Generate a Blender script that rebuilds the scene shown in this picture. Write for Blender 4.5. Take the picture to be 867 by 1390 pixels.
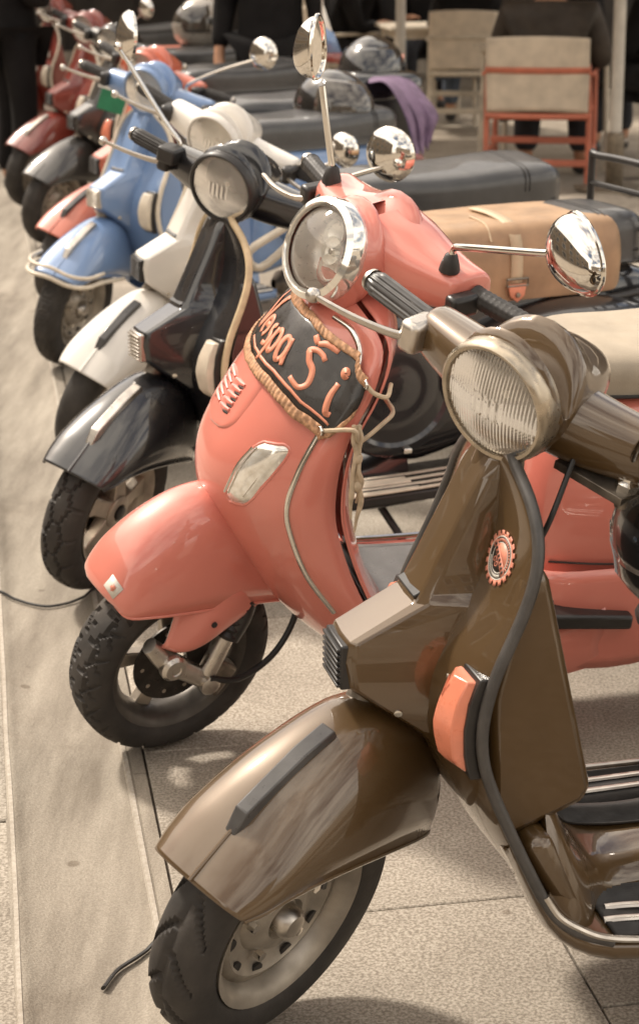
import bpy, bmesh, math, random
from mathutils import Vector, Matrix, noise as mnoise
R = math.radians
PI = math.pi
random.seed(7)
for o in list(bpy.data.objects): bpy.data.objects.remove(o)
scene = bpy.context.scene
COL = scene.collection

# ------------------------------------------------------------------ camera
CAM_F, CAM_PITCH, CAM_H, CAM_ROLL = 2568.6, R(16.752), 1.5925, R(0.518)
cam_d = bpy.data.cameras.new('camera'); cam = bpy.data.objects.new('camera', cam_d); COL.objects.link(cam)
cam_d.sensor_fit = 'VERTICAL'; cam_d.sensor_height = 36.0; cam_d.sensor_width = 36.0 * 867 / 1390
cam_d.lens = CAM_F / 1390 * 36.0
cam_d.shift_y = -45.0 / 1390
cam_d.clip_start = 0.05; cam_d.clip_end = 600
cam.matrix_world = Matrix.Translation((0, 0, CAM_H)) @ Matrix.Rotation(PI / 2 - CAM_PITCH, 4, 'X') @ Matrix.Rotation(-CAM_ROLL, 4, 'Z')
cam_d.dof.use_dof = True; cam_d.dof.focus_distance = 2.95; cam_d.dof.aperture_fstop = 7.1
scene.camera = cam

# ------------------------------------------------------------------ sky and sun
SUN_EL, SUN_AZ = R(50), R(-50)      # azimuth measured from +Y towards +X
w = bpy.data.worlds.new('World'); scene.world = w; w.use_nodes = True
nt = w.node_tree; nt.nodes.clear()
out = nt.nodes.new('ShaderNodeOutputWorld'); bg = nt.nodes.new('ShaderNodeBackground')
sky = nt.nodes.new('ShaderNodeTexSky'); sky.sky_type = 'NISHITA'; sky.sun_disc = False
sky.sun_elevation = SUN_EL; sky.sun_rotation = SUN_AZ; sky.air_density = 1.0; sky.dust_density = 3.0; sky.ozone_density = 0.6
tc = nt.nodes.new('ShaderNodeTexCoord')
mp = nt.nodes.new('ShaderNodeMapping'); mp.inputs['Scale'].default_value = (1.0, 1.0, 2.2)
nz = nt.nodes.new('ShaderNodeTexNoise'); nz.inputs['Scale'].default_value = 2.3; nz.inputs['Detail'].default_value = 8; nz.inputs['Roughness'].default_value = .58
cr_ = nt.nodes.new('ShaderNodeValToRGB'); cr_.color_ramp.elements[0].position = .38; cr_.color_ramp.elements[1].position = .60
mix = nt.nodes.new('ShaderNodeMix'); mix.data_type = 'RGBA'
tint = nt.nodes.new('ShaderNodeMix'); tint.data_type = 'RGBA'; tint.blend_type = 'MULTIPLY'; tint.inputs['Factor'].default_value = 1.0
tint.inputs['B'].default_value = (1.0, .92, .82, 1)
L = nt.links.new
L(tc.outputs['Generated'], mp.inputs['Vector']); L(mp.outputs['Vector'], nz.inputs['Vector']); L(nz.outputs['Fac'], cr_.inputs['Fac'])
L(cr_.outputs['Color'], mix.inputs['Factor']); L(sky.outputs['Color'], mix.inputs['A']); mix.inputs['B'].default_value = (14.0, 13.6, 13.0, 1)
L(mix.outputs['Result'], tint.inputs['A']); L(tint.outputs['Result'], bg.inputs['Color']); bg.inputs['Strength'].default_value = .11
L(bg.outputs['Background'], out.inputs['Surface'])
sun_d = bpy.data.lights.new('sun', 'SUN'); sun_d.energy = 2.7; sun_d.angle = R(6); sun_d.color = (1.0, .91, .80)
sun = bpy.data.objects.new('sun', sun_d); COL.objects.link(sun)
sd = Vector((math.sin(SUN_AZ) * math.cos(SUN_EL), math.cos(SUN_AZ) * math.cos(SUN_EL), math.sin(SUN_EL)))
sun.rotation_euler = sd.to_track_quat('Z', 'Y').to_euler()
vs = scene.view_settings; vs.view_transform = 'Standard'; vs.look = 'None'; vs.gamma = 1.0; vs.exposure = 0.72; vs.use_curve_mapping = False
scene.render.engine = 'CYCLES'

# ------------------------------------------------------------------ materials
def _pr(name):
    m = bpy.data.materials.new(name); m.use_nodes = True
    return m, m.node_tree.nodes['Principled BSDF'], m.node_tree
def n_(t, kind, **kw):
    x = t.nodes.new('ShaderNode' + kind)
    for k, v in kw.items():
        if k in x.inputs: x.inputs[k].default_value = v
        else: setattr(x, k, v)
    return x
def noise_ramp(t, scale, p0, p1, c0, c1, detail=5, coord='Object', vec=None):
    g = n_(t, 'TexCoord'); n = n_(t, 'TexNoise', Scale=scale, Detail=detail)
    r = n_(t, 'ValToRGB'); e = r.color_ramp.elements
    e[0].position, e[1].position = p0, p1
    e[0].color = c0 if len(c0) == 4 else (*c0, 1); e[1].color = c1 if len(c1) == 4 else (*c1, 1)
    t.links.new(vec or g.outputs[coord], n.inputs['Vector']); t.links.new(n.outputs['Fac'], r.inputs['Fac'])
    return r
def bump(t, p, height_socket, strength=.3, dist=.002):
    b = n_(t, 'Bump', Strength=strength, Distance=dist); t.links.new(height_socket, b.inputs['Height']); t.links.new(b.outputs['Normal'], p.inputs['Normal'])
    return b
def g3(v): return (v, v, v)
def mat(name, col, rough=.5, metal=0., coat=0., var=.15, scale=18., rvar=.1, bmp=0., bscale=200., dust=0., coat_rough=.03, spec=.5, fine=None):
    m, p, t = _pr(name)
    c0 = tuple(c * (1 - var) for c in col); c1 = tuple(min(1, c * (1 + var)) for c in col)
    r = noise_ramp(t, scale, .35, .65, c0, c1)
    src = r.outputs['Color']
    if dust > 0:
        d = noise_ramp(t, 7., .45, .75, g3(0.), g3(dust), detail=9)
        geo = n_(t, 'NewGeometry'); sx = n_(t, 'SeparateXYZ'); t.links.new(geo.outputs['Normal'], sx.inputs[0])
        mr = n_(t, 'MapRange'); mr.inputs['From Min'].default_value = -.1; mr.inputs['From Max'].default_value = .9
        t.links.new(sx.outputs['Z'], mr.inputs['Value'])
        mu = n_(t, 'Math', operation='MULTIPLY'); t.links.new(d.outputs['Color'], mu.inputs[0]); t.links.new(mr.outputs['Result'], mu.inputs[1])
        mx = n_(t, 'Mix', data_type='RGBA'); t.links.new(mu.outputs[0], mx.inputs['Factor']); t.links.new(src, mx.inputs['A']); mx.inputs['B'].default_value = (.34, .28, .21, 1)
        src = mx.outputs['Result']
    t.links.new(src, p.inputs['Base Color'])
    rr = noise_ramp(t, scale * 1.7, .3, .7, g3(max(0.01, rough - rvar)), g3(min(1, rough + rvar)))
    t.links.new(rr.outputs['Color'], p.inputs['Roughness'])
    p.inputs['Metallic'].default_value = metal; p.inputs['Coat Weight'].default_value = coat; p.inputs['Coat Roughness'].default_value = coat_rough
    p.inputs['Specular IOR Level'].default_value = spec
    if bmp > 0:
        g = n_(t, 'TexCoord'); n = n_(t, 'TexNoise', Scale=bscale, Detail=4); t.links.new(g.outputs['Object'], n.inputs['Vector']); bump(t, p, n.outputs['Fac'], bmp, .002)
    return m
def paint(name, col, metal=0., rough=.35, dust=.12, coat_ior=1.5):
    m = mat(name, col, rough, metal, 1.0, .05, 6., .05, dust=dust, coat_rough=.03)
    t = m.node_tree; p = t.nodes['Principled BSDF']; p.inputs['Coat IOR'].default_value = coat_ior
    g = n_(t, 'TexCoord'); n = n_(t, 'TexNoise', Scale=9., Detail=2); t.links.new(g.outputs['Object'], n.inputs['Vector'])
    b = n_(t, 'Bump', Strength=.02, Distance=.01); t.links.new(n.outputs['Fac'], b.inputs['Height']); t.links.new(b.outputs['Normal'], p.inputs['Coat Normal'])
    return m
M = {}
M['brown'] = paint('brown_metallic_paint', (.086, .048, .016), .25, .42, .012, 1.60)
M['coral'] = paint('coral_paint', (.64, .195, .145), 0., .4, .06)
M['black'] = paint('black_paint', (.010, .010, .012), 0., .3, .05)
M['white'] = paint('white_paint', (.70, .66, .60), 0., .4, .05)
M['blue'] = paint('blue_paint', (.15, .24, .42), .1, .4, .06)
M['orange'] = paint('orange_paint', (.50, .11, .055), 0., .4, .05)
M['grey'] = paint('dark_grey_paint', (.034, .031, .028), .3, .4, .05)
M['red'] = paint('dark_red_paint', (.20, .034, .023), 0., .35, .05)
M['chrome'] = mat('chrome', (.72, .69, .64), .09, 1., 0., .05, 20, .04)
M['alu'] = mat('aluminium', (.55, .51, .46), .34, 1., 0., .12, 30, .1)
M['dullmetal'] = mat('dull_metal', (.23, .20, .165), .45, .8, 0., .25, 40, .12)
M['ringmetal'] = mat('brushed_ring_metal', (.42, .36, .28), .3, .85, 0., .15, 40, .1)
M['rubber'] = mat('black_rubber', (.022, .019, .017), .55, 0, 0, .25, 30, .1, .15, 300)
M['beadgrey'] = mat('grey_rubber_bead', (.055, .05, .046), .42, 0, 0, .2, 30, .1)
M['plastic'] = mat('black_plastic', (.02, .018, .017), .38, 0, 0, .2, 25, .08)
M['greyplastic'] = mat('grey_plastic', (.065, .062, .060), .33, 0, .2, .15, 25, .08)
M['cream'] = mat('cream_rubber', (.56, .43, .27), .5, 0, 0, .12, 40, .1)
M['creamplastic'] = mat('cream_plastic', (.62, .54, .43), .4, 0, .2, .1, 30, .1)
M['indicator'] = mat('coral_indicator_plastic', (.68, .22, .13), .3, 0, .5, .08, 30, .06)
M['tyre'] = mat('tyre_rubber', (.032, .027, .023), .72, 0, 0, .3, 14, .1, .25, 160, dust=.18)
M['rim'] = mat('painted_steel_rim', (.34, .30, .25), .42, .55, 0, .15, 25, .1)
M['rimdark'] = mat('dark_alloy_rim', (.10, .09, .08), .42, .6, 0, .15, 25, .1)
M['alloy'] = mat('silver_alloy', (.42, .37, .31), .42, .7, 0, .18, 20, .1)
M['disc'] = mat('brake_disc_steel', (.06, .055, .05), .35, .9, 0, .2, 40, .1)
M['vinylblack'] = mat('black_vinyl', (.040, .039, .039), .36, 0, .35, .15, 20, .06, .3, 420)
M['vinyltan'] = mat('tan_vinyl', (.36, .30, .225), .55, 0, 0, .1, 15, .08, .3, 420)
M['leather'] = mat('tan_leather', (.33, .205, .115), .5, 0, 0, .18, 12, .1, .3, 260)
M['leatherlight'] = mat('pale_leather', (.50, .38, .25), .55, 0, 0, .12, 12, .1, .3, 260)
M['beige'] = mat('beige_canvas', (.60, .51, .40), .8, 0, 0, .12, 10, .1, .3, 300)
M['coralwood'] = mat('coral_painted_wood', (.50, .150, .088), .45, 0, .1, .14, 12, .1)
M['beigewood'] = mat('beige_painted_wood', (.55, .48, .38), .5, 0, 0, .14, 12, .1)
M['purple'] = mat('purple_cloth', (.16, .105, .17), .9, 0, 0, .2, 20, .05, .4, 90)
M['blackcloth'] = mat('black_cloth', (.010, .009, .009), .95, 0, 0, .2, 8, .05, .4, 60, spec=.2)
M['brownjacket'] = mat('dark_brown_jacket', (.040, .029, .020), .7, 0, 0, .3, 9, .1, .5, 40)
M['jeans'] = mat('blue_denim', (.085, .105, .14), .9, 0, 0, .3, 14, .05, .4, 120)
M['darkjeans'] = mat('dark_denim', (.022, .022, .026), .9, 0, 0, .3, 14, .05, .4, 120)
M['skin'] = mat('skin', (.42, .22, .13), .5, 0, 0, .08, 10, .08)
M['hair'] = mat('dark_hair', (.03, .02, .013), .6, 0, 0, .3, 60, .1)
M['whitecloth'] = mat('white_cloth', (.55, .5, .42), .85, 0, 0, .1, 14, .05)
M['green'] = mat('green_card', (.02, .17, .075), .5, 0, 0, .1, 20, .1)
M['stone'] = mat('concrete_block', (.36, .31, .25), .85, 0, 0, .22, 25, .1, .6, 140)
M['pole'] = mat('white_pole_paint', (.50, .46, .40), .5, 0, 0, .1, 12, .1)
M['zinc'] = mat('galvanised_sleeve', (.24, .20, .15), .5, .5, 0, .25, 30, .1)
M['banner'] = mat('black_banner_vinyl', (.028, .024, .021), .32, 0, .2, .25, 30, .1, .2, 30)
M['bannertext'] = mat('coral_print', (.66, .25, .15), .5, 0, 0, .1, 30, .1)
M['ruffle'] = mat('brown_gingham_elastic', (.44, .24, .13), .7, 0, 0, .35, 120, .1)
M['cord'] = mat('natural_cord', (.50, .39, .27), .8, 0, 0, .15, 60, .1)
M['decalcoral'] = mat('coral_decal', (.66, .25, .17), .45, 0, 0, .1, 60, .05)
M['decaldark'] = mat('dark_decal', (.03, .022, .018), .45, 0, 0, .1, 60, .05)
M['decalwhite'] = mat('white_decal', (.66, .62, .55), .45, 0, 0, .06, 60, .05)
M['helmet'] = mat('black_helmet_shell', (.014, .013, .013), .2, 0, 1., .1, 10, .05)
M['silver'] = mat('silver_helmet_shell', (.42, .38, .33), .3, .3, .8, .2, 10, .05)
M['goldline'] = mat('gold_stripe', (.40, .24, .11), .35, .2, .5, .1, 20, .05)
M['wallplaster'] = mat('ochre_plaster', (.21, .16, .11), .85, 0, 0, .12, 1.2, .05, .4, 30)
M['windowdark'] = mat('dark_window_glass', (.03, .03, .034), .08, 0, 0, .1, 4, .03)
M['wallshade'] = mat('dark_timber_front', (.030, .022, .016), .6, 0, 0, .3, 3, .1)
M['parasol'] = mat('cream_parasol_canvas', (.45, .38, .29), .9, 0, 0, .08, 6, .05)
M['cable'] = mat('black_cable', (.015, .014, .013), .5, 0, 0, .2, 30, .1)
M['reflector'] = mat('lamp_reflector', (.94, .91, .86), .30, .35, 0., .04, 60, .04)
def lens_mat(name, lit_white, ior):
    m, p, t = _pr(name); ou = t.nodes['Material Output']; t.nodes.remove(p)
    tr = n_(t, 'BsdfTransparent'); tr.inputs['Color'].default_value = (.98, .97, .94, 1); df = n_(t, 'BsdfDiffuse'); df.inputs['Color'].default_value = (.84, .81, .74, 1); tl = n_(t, 'BsdfTranslucent'); tl.inputs['Color'].default_value = (.84, .81, .74, 1)
    ad = n_(t, 'MixShader'); ad.inputs[0].default_value = .35; t.links.new(df.outputs[0], ad.inputs[1]); t.links.new(tl.outputs[0], ad.inputs[2])
    a_ = n_(t, 'MixShader'); a_.inputs[0].default_value = lit_white; t.links.new(tr.outputs[0], a_.inputs[1]); t.links.new(ad.outputs[0], a_.inputs[2])  # diffuse white put into the glass for the light the reflector gathers
    gl = n_(t, 'BsdfGlossy', Roughness=.04); fr = n_(t, 'Fresnel', IOR=ior); b_ = n_(t, 'MixShader'); t.links.new(fr.outputs[0], b_.inputs[0]); t.links.new(a_.outputs[0], b_.inputs[1]); t.links.new(gl.outputs[0], b_.inputs[2])
    t.links.new(b_.outputs[0], ou.inputs['Surface']); return m
M['lens'] = lens_mat('fluted_headlamp_glass', .30, 1.6); M['lensclear'] = lens_mat('clear_headlamp_cover', .22, 1.6)
m, p, t = _pr('clear_visor'); p.inputs['Base Color'].default_value = (.06, .05, .04, 1); p.inputs['Roughness'].default_value = .04; p.inputs['Coat Weight'].default_value = 1.; M['visor'] = m
M['mirror'] = mat('mirror_glass', (.82, .80, .76), .03, 1., 0, .01, 10, .01)

# pavement: fine speckled, pitted stone
def stone_mat(name, a, b, speck_scale, grime=.5, pit=.6, streak=False):
    m, p, t = _pr(name); lk = t.links.new
    g = n_(t, 'NewGeometry'); ob = n_(t, 'ObjectInfo')
    fine = n_(t, 'TexNoise', Scale=speck_scale, Detail=3, Roughness=.6); lk(g.outputs['Position'], fine.inputs['Vector'])
    rf = n_(t, 'ValToRGB'); rf.color_ramp.elements[0].position = .38; rf.color_ramp.elements[1].position = .62
    rf.color_ramp.elements[0].color = (*a, 1); rf.color_ramp.elements[1].color = (*b, 1); lk(fine.outputs['Fac'], rf.inputs['Fac'])
    big = n_(t, 'TexNoise', Scale=2.6, Detail=6, Roughness=.62)
    if streak:
        mp = n_(t, 'Mapping'); mp.inputs['Rotation'].default_value = (0, 0, R(-10)); mp.inputs['Scale'].default_value = (4., .55, 1); lk(g.outputs['Position'], mp.inputs['Vector']); lk(mp.outputs['Vector'], big.inputs['Vector'])
    else: lk(g.outputs['Position'], big.inputs['Vector'])
    rb = n_(t, 'ValToRGB'); rb.color_ramp.elements[0].position = .33; rb.color_ramp.elements[1].position = .66
    rb.color_ramp.elements[0].color = (1 - grime, 1 - grime * 1.05, 1 - grime * 1.1, 1); rb.color_ramp.elements[1].color = (1, 1, 1, 1); lk(big.outputs['Fac'], rb.inputs['Fac'])
    mx = n_(t, 'Mix', data_type='RGBA', blend_type='MULTIPLY'); mx.inputs['Factor'].default_value = 1; lk(rf.outputs['Color'], mx.inputs['A']); lk(rb.outputs['Color'], mx.inputs['B'])
    vo = n_(t, 'TexVoronoi', Scale=7.); lk(g.outputs['Position'], vo.inputs['Vector']); gn = n_(t, 'TexNoise', Scale=1.3, Detail=2); lk(g.outputs['Position'], gn.inputs['Vector'])
    th_ = n_(t, 'Math', operation='MULTIPLY'); lk(gn.outputs['Fac'], th_.inputs[0]); th_.inputs[1].default_value = .16
    ls = n_(t, 'Math', operation='SUBTRACT'); lk(th_.outputs[0], ls.inputs[0]); lk(vo.outputs['Distance'], ls.inputs[1])
    sr = n_(t, 'ValToRGB'); sr.color_ramp.elements[0].position = 0.; sr.color_ramp.elements[1].position = .03; sr.color_ramp.elements[0].color = (1, 1, 1, 1); sr.color_ramp.elements[1].color = (.62, .58, .54, 1); lk(ls.outputs[0], sr.inputs['Fac'])
    st2 = n_(t, 'TexNoise', Scale=.9, Detail=10, Roughness=.7); lk(g.outputs['Position'], st2.inputs['Vector']); s2 = n_(t, 'ValToRGB'); s2.color_ramp.elements[0].position = .30; s2.color_ramp.elements[1].position = .44; s2.color_ramp.elements[0].color = (.60, .55, .50, 1); s2.color_ramp.elements[1].color = (1, 1, 1, 1); lk(st2.outputs['Fac'], s2.inputs['Fac'])
    m2 = n_(t, 'Mix', data_type='RGBA', blend_type='MULTIPLY'); m2.inputs['Factor'].default_value = 1; lk(mx.outputs['Result'], m2.inputs['A']); lk(sr.outputs['Color'], m2.inputs['B'])
    m3 = n_(t, 'Mix', data_type='RGBA', blend_type='MULTIPLY'); m3.inputs['Factor'].default_value = .8; lk(m2.outputs['Result'], m3.inputs['A']); lk(s2.outputs['Color'], m3.inputs['B']); mx = m3
    # each slab its own tone
    mr = n_(t, 'MapRange'); mr.inputs['To Min'].default_value = .84; mr.inputs['To Max'].default_value = 1.10; lk(ob.outputs['Random'], mr.inputs['Value'])
    hs = n_(t, 'HueSaturation'); lk(mr.outputs['Result'], hs.inputs['Value']); lk(mx.outputs['Result'], hs.inputs['Color']); lk(hs.outputs['Color'], p.inputs['Base Color'])
    p.inputs['Roughness'].default_value = .8
    pn = n_(t, 'TexNoise', Scale=speck_scale * .8, Detail=4); lk(g.outputs['Position'], pn.inputs['Vector']); bump(t, p, pn.outputs['Fac'], pit, .004)
    return m
M['slab'] = stone_mat('speckled_paving', (.235, .20, .155), (.47, .42, .35), 175, .30, .5)
M['gutter'] = stone_mat('worn_concrete_gutter', (.285, .247, .195), (.375, .332, .270), 260, .52, .45, True)
M['gutteredge'] = stone_mat('gutter_edge_mortar', (.40, .35, .285), (.50, .45, .38), 120, .25, .5, True)
M['dirt'] = stone_mat('dark_joint_dirt', (.06, .045, .03), (.12, .09, .065), 40, .4, .5)
M['ground'] = stone_mat('far_paving', (.25, .205, .155), (.42, .365, .29), 60, .35, .5)

# ------------------------------------------------------------------ geometry helpers
def crom(pts, n, closed=False):
    """Catmull-Rom through pts (tuples of any length), n steps a segment."""
    P = [tuple(p) for p in pts]; N = len(P); out = []
    if N < 3 or n <= 1: 
        if n <= 1: return P
        return [tuple(a + (b - a) * k / n for a, b in zip(P[0], P[1])) for k in range(n + 1)]
    segs = N if closed else N - 1
    for i in range(segs):
        p1, p2 = P[i], P[(i + 1) % N]
        p0 = P[(i - 1) % N] if (closed or i > 0) else tuple(2 * a - b for a, b in zip(p1, p2))
        p3 = P[(i + 2) % N] if (closed or i + 2 < N) else tuple(2 * b - a for a, b in zip(p1, p2))
        for k in range(n):
            t = k / n; t2 = t * t; t3 = t2 * t
            out.append(tuple(.5 * (2 * b + (c - a) * t + (2 * a - 5 * b + 4 * c - e) * t2 + (3 * b - a - 3 * c + e) * t3) for a, b, c, e in zip(p0, p1, p2, p3)))
    if not closed: out.append(P[-1])
    return out
def grid(rows, closed_u=False, closed_v=False, cap0=False, cap1=False, flip=False):
    nv, nu = len(rows), len(rows[0]); V = [Vector(p) for r in rows for p in r]; F = []
    for j in range(nv if closed_v else nv - 1):
        for i in range(nu if closed_u else nu - 1):
            a, b = j * nu + i, j * nu + (i + 1) % nu; c, e = ((j + 1) % nv) * nu + (i + 1) % nu, ((j + 1) % nv) * nu + i
            F.append((a, e, c, b) if flip else (a, b, c, e))
    if cap0: F.append(tuple(range(nu - 1, -1, -1)))
    if cap1: F.append(tuple((nv - 1) * nu + i for i in range(nu)))
    return V, F
def sheet(rows, nu=4, nv=4, **kw):
    rows = [crom(r, nu, kw.get('closed_u', False)) for r in rows]
    cols = [crom([r[i] for r in rows], nv, kw.get('closed_v', False)) for i in range(len(rows[0]))]
    rows = [[c[j] for c in cols] for j in range(len(cols[0]))]
    return grid(rows, **kw)
def tube(path, r, n=10, sm=0, closed=False, flat=1.0, up=None):
    """sweep a circle along path; r number or list; flat squashes the section."""
    P = [tuple(p) for p in path]
    rr = [r] * len(P) if not isinstance(r, (list, tuple)) else list(r)
    if sm:
        Q = crom([p + (q,) for p, q in zip(P, rr)], sm, closed); P = [q[:3] for q in Q]; rr = [q[3] for q in Q]
    P = [Vector(p) for p in P]; N = len(P); rows = []; prev = Vector(up) if up else None
    for i, p in enumerate(P):
        if closed: t = P[(i + 1) % N] - P[i - 1]
        else: t = P[min(i + 1, N - 1)] - P[max(i - 1, 0)]
        t = t.normalized() if t.length > 1e-9 else Vector((0, 0, 1))
        if prev is None: prev = t.orthogonal().normalized()
        u = (prev - t * prev.dot(t)); u = u.normalized() if u.length > 1e-6 else t.orthogonal().normalized(); prev = u; v = t.cross(u)
        rows.append([p + rr[i] * (math.cos(a) * u + flat * math.sin(a) * v) for a in (2 * PI * k / n for k in range(n))])
    return grid(rows, closed_u=True, closed_v=closed, cap0=not closed, cap1=not closed)
def lathe(prof, c, axis, n=32, closed=False, a0=0, a1=2 * PI):
    """prof: list of (along axis, radius)."""
    c = Vector(c); ax = Vector(axis).normalized(); u = ax.orthogonal().normalized(); v = ax.cross(u)
    full = abs(a1 - a0 - 2 * PI) < 1e-6; m = n if full else n + 1
    rows = [[c + ax * h + max(q, 1e-5) * (math.cos(a) * u + math.sin(a) * v) for a in (a0 + (a1 - a0) * k / n for k in range(m))] for h, q in prof]
    return grid(rows, closed_u=full, closed_v=closed)
def box(c, s, rot=None):
    c = Vector(c); hx, hy, hz = (q / 2 for q in s); m = rot or Matrix.Identity(3)
    V = [c + m @ Vector((x, y, z)) for x in (-hx, hx) for y in (-hy, hy) for z in (-hz, hz)]
    return V, [(0, 1, 3, 2), (4, 6, 7, 5), (0, 4, 5, 1), (2, 3, 7, 6), (0, 2, 6, 4), (1, 5, 7, 3)]
def prism(poly, y0, y1):
    """poly in (x,z), extruded along y"""
    n = len(poly); V = [Vector((x, y0, z)) for x, z in poly] + [Vector((x, y1, z)) for x, z in poly]
    F = [tuple(range(n)), tuple(range(2 * n - 1, n - 1, -1))] + [(i, i + n, (i + 1) % n + n, (i + 1) % n) for i in range(n)]
    return V, F
def sell(c, r, e=(1., 1.), n=24, m=14, rot=None):
    """super-ellipsoid"""
    sp = lambda a, k: math.copysign(abs(a) ** k, a); c = Vector(c); rot = rot or Matrix.Identity(3); rows = []
    for j in range(m + 1):
        ph = -PI / 2 + PI * j / m
        rows.append([c + rot @ Vector((r[0] * sp(math.cos(ph), e[0]) * sp(math.cos(t), e[1]), r[1] * sp(math.cos(ph), e[0]) * sp(math.sin(t), e[1]), r[2] * sp(math.sin(ph), e[0]))) for t in (2 * PI * k / n for k in range(n))])
    return grid(rows, closed_u=True)
def join(*gs):
    V, F = [], []
    for v, f in gs:
        k = len(V); V += v; F += [tuple(i + k for i in q) for q in f]
    return V, F
def obj(name, g, m, parent=None, smooth=40, bevel=0, solid=0, sub=0, offset=0., fixn=True):
    V, F = g
    me = bpy.data.meshes.new(name); me.from_pydata([tuple(v) for v in V], [], F); me.update()
    if fixn:
        bm = bmesh.new(); bm.from_mesh(me); bmesh.ops.remove_doubles(bm, verts=bm.verts, dist=2e-5); bmesh.ops.recalc_face_normals(bm, faces=bm.faces); bm.to_mesh(me); bm.free()
    me.shade_smooth()
    if smooth < 180: me.set_sharp_from_angle(angle=R(smooth))
    me.materials.append(M[m] if isinstance(m, str) else m)
    o = bpy.data.objects.new(name, me); COL.objects.link(o)
    if parent: o.parent = parent
    if solid:
        q = o.modifiers.new('solid', 'SOLIDIFY'); q.thickness = solid; q.offset = offset
    if bevel:
        q = o.modifiers.new('bevel', 'BEVEL'); q.width = bevel; q.segments = 2; q.limit_method = 'ANGLE'; q.angle_limit = R(35); q.harden_normals = False
    if sub:
        q = o.modifiers.new('sub', 'SUBSURF'); q.levels = sub; q.render_levels = sub
    return o
def tag(o, label=None, cat=None, group=None, kind=None):
    if label: o['label'] = label
    if cat: o['category'] = cat
    if group: o['group'] = group
    if kind: o['kind'] = kind
    return o
def empty(name, loc=(0, 0, 0), rot=(0, 0, 0), label=None, cat=None, group=None):
    o = bpy.data.objects.new(name, None); COL.objects.link(o); o.location = loc; o.rotation_euler = rot; o.empty_display_size = .1
    return tag(o, label, cat, group)
def arrow(): pass

# ------------------------------------------------------------------ steering geometry shared by every scooter
RAKE = R(26); ST_AX = Vector((-math.sin(RAKE), 0, math.cos(RAKE))); ST_O = Vector((-.33, 0, .90))
class Rig:
    """collects the parts of one scooter in its own frame: x forward, y to the rider's left, z up, origin under the front axle"""
    def __init__(s, name, label, pos, head, lean, steer, group='scooters parked in a row'):
        s.root = empty(name, (pos[0], pos[1], .003), (-lean, 0, head), label, 'scooter', group)
        s.st = Matrix.Translation(ST_O) @ Matrix.Rotation(steer, 4, ST_AX) @ Matrix.Translation(-ST_O)
        s.lean = lean
    def add(s, name, g, m, steer=False, parent=None, **kw):
        V, F = g
        if steer: V = [s.st @ Vector(v) for v in V]
        return obj(name, (V, F), m, parent or s.root, **kw)

def tyre_geo(c, R0, a, b, nth, nps, groove=0):
    """torus-like tyre round the y axis; groove>0 cuts a tread pattern"""
    rows = []
    for i in range(nth):
        th = 2 * PI * i / nth; row = []
        for k in range(nps):
            ph = 2 * PI * k / nps; cs, sn = math.cos(ph), math.sin(ph)
            e = .8
            dr = b * math.copysign(abs(cs) ** e, cs); dy = a * math.copysign(abs(sn) ** e, sn); d = 0
            if groove and cs > -.05:
                s = dy / a
                if groove == 1:
                    ph1 = (th * 20 / (2 * PI) + 1.1 * abs(s) + .22 * math.sin(9 * s)) % 1; ph2 = (th * 20 / (2 * PI) - .9 * abs(s) + .5) % 1
                    if ph1 < .15 and abs(s) > .12 and abs(s) < .93: d = .0068
                    if ph2 < .12 and .40 < abs(s) < .98: d = .0060
                    if abs(abs(s) - .52 - .05 * math.sin(th * 20)) < .035: d = .006
                elif groove == 2:
                    q = (th * 16 / (2 * PI)) % 1; tri = abs(q - .5) * 2
                    if abs(abs(s) - .22 - .30 * tri) < .07: d = .0065
                    if (q < .10) and abs(s) > .5: d = .0065
                elif groove == 4:
                    q = (th * 15 / (2 * PI) + .9 * abs(s) ** 1.6 + (.5 if s > 0 else 0)) % 1
                    if q < .20 and .10 < abs(s) < .88: d = .0085 * max(0, 1 - ((q - .10) / .10) ** 2)
                    if abs(s) < .035: d = .004
                elif groove == 3:
                    q1 = (th * 26 / (2 * PI) + 2 * s) % 1; q2 = (th * 26 / (2 * PI) - 2 * s) % 1
                    if q1 < .16 or q2 < .16: d = .0035
            rad = R0 + dr - d
            row.append(Vector((c[0] + rad * math.cos(th), c[1] + dy, c[2] + rad * math.sin(th))))
        rows.append(row)
    return grid(rows, closed_u=True, closed_v=True)

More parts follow.
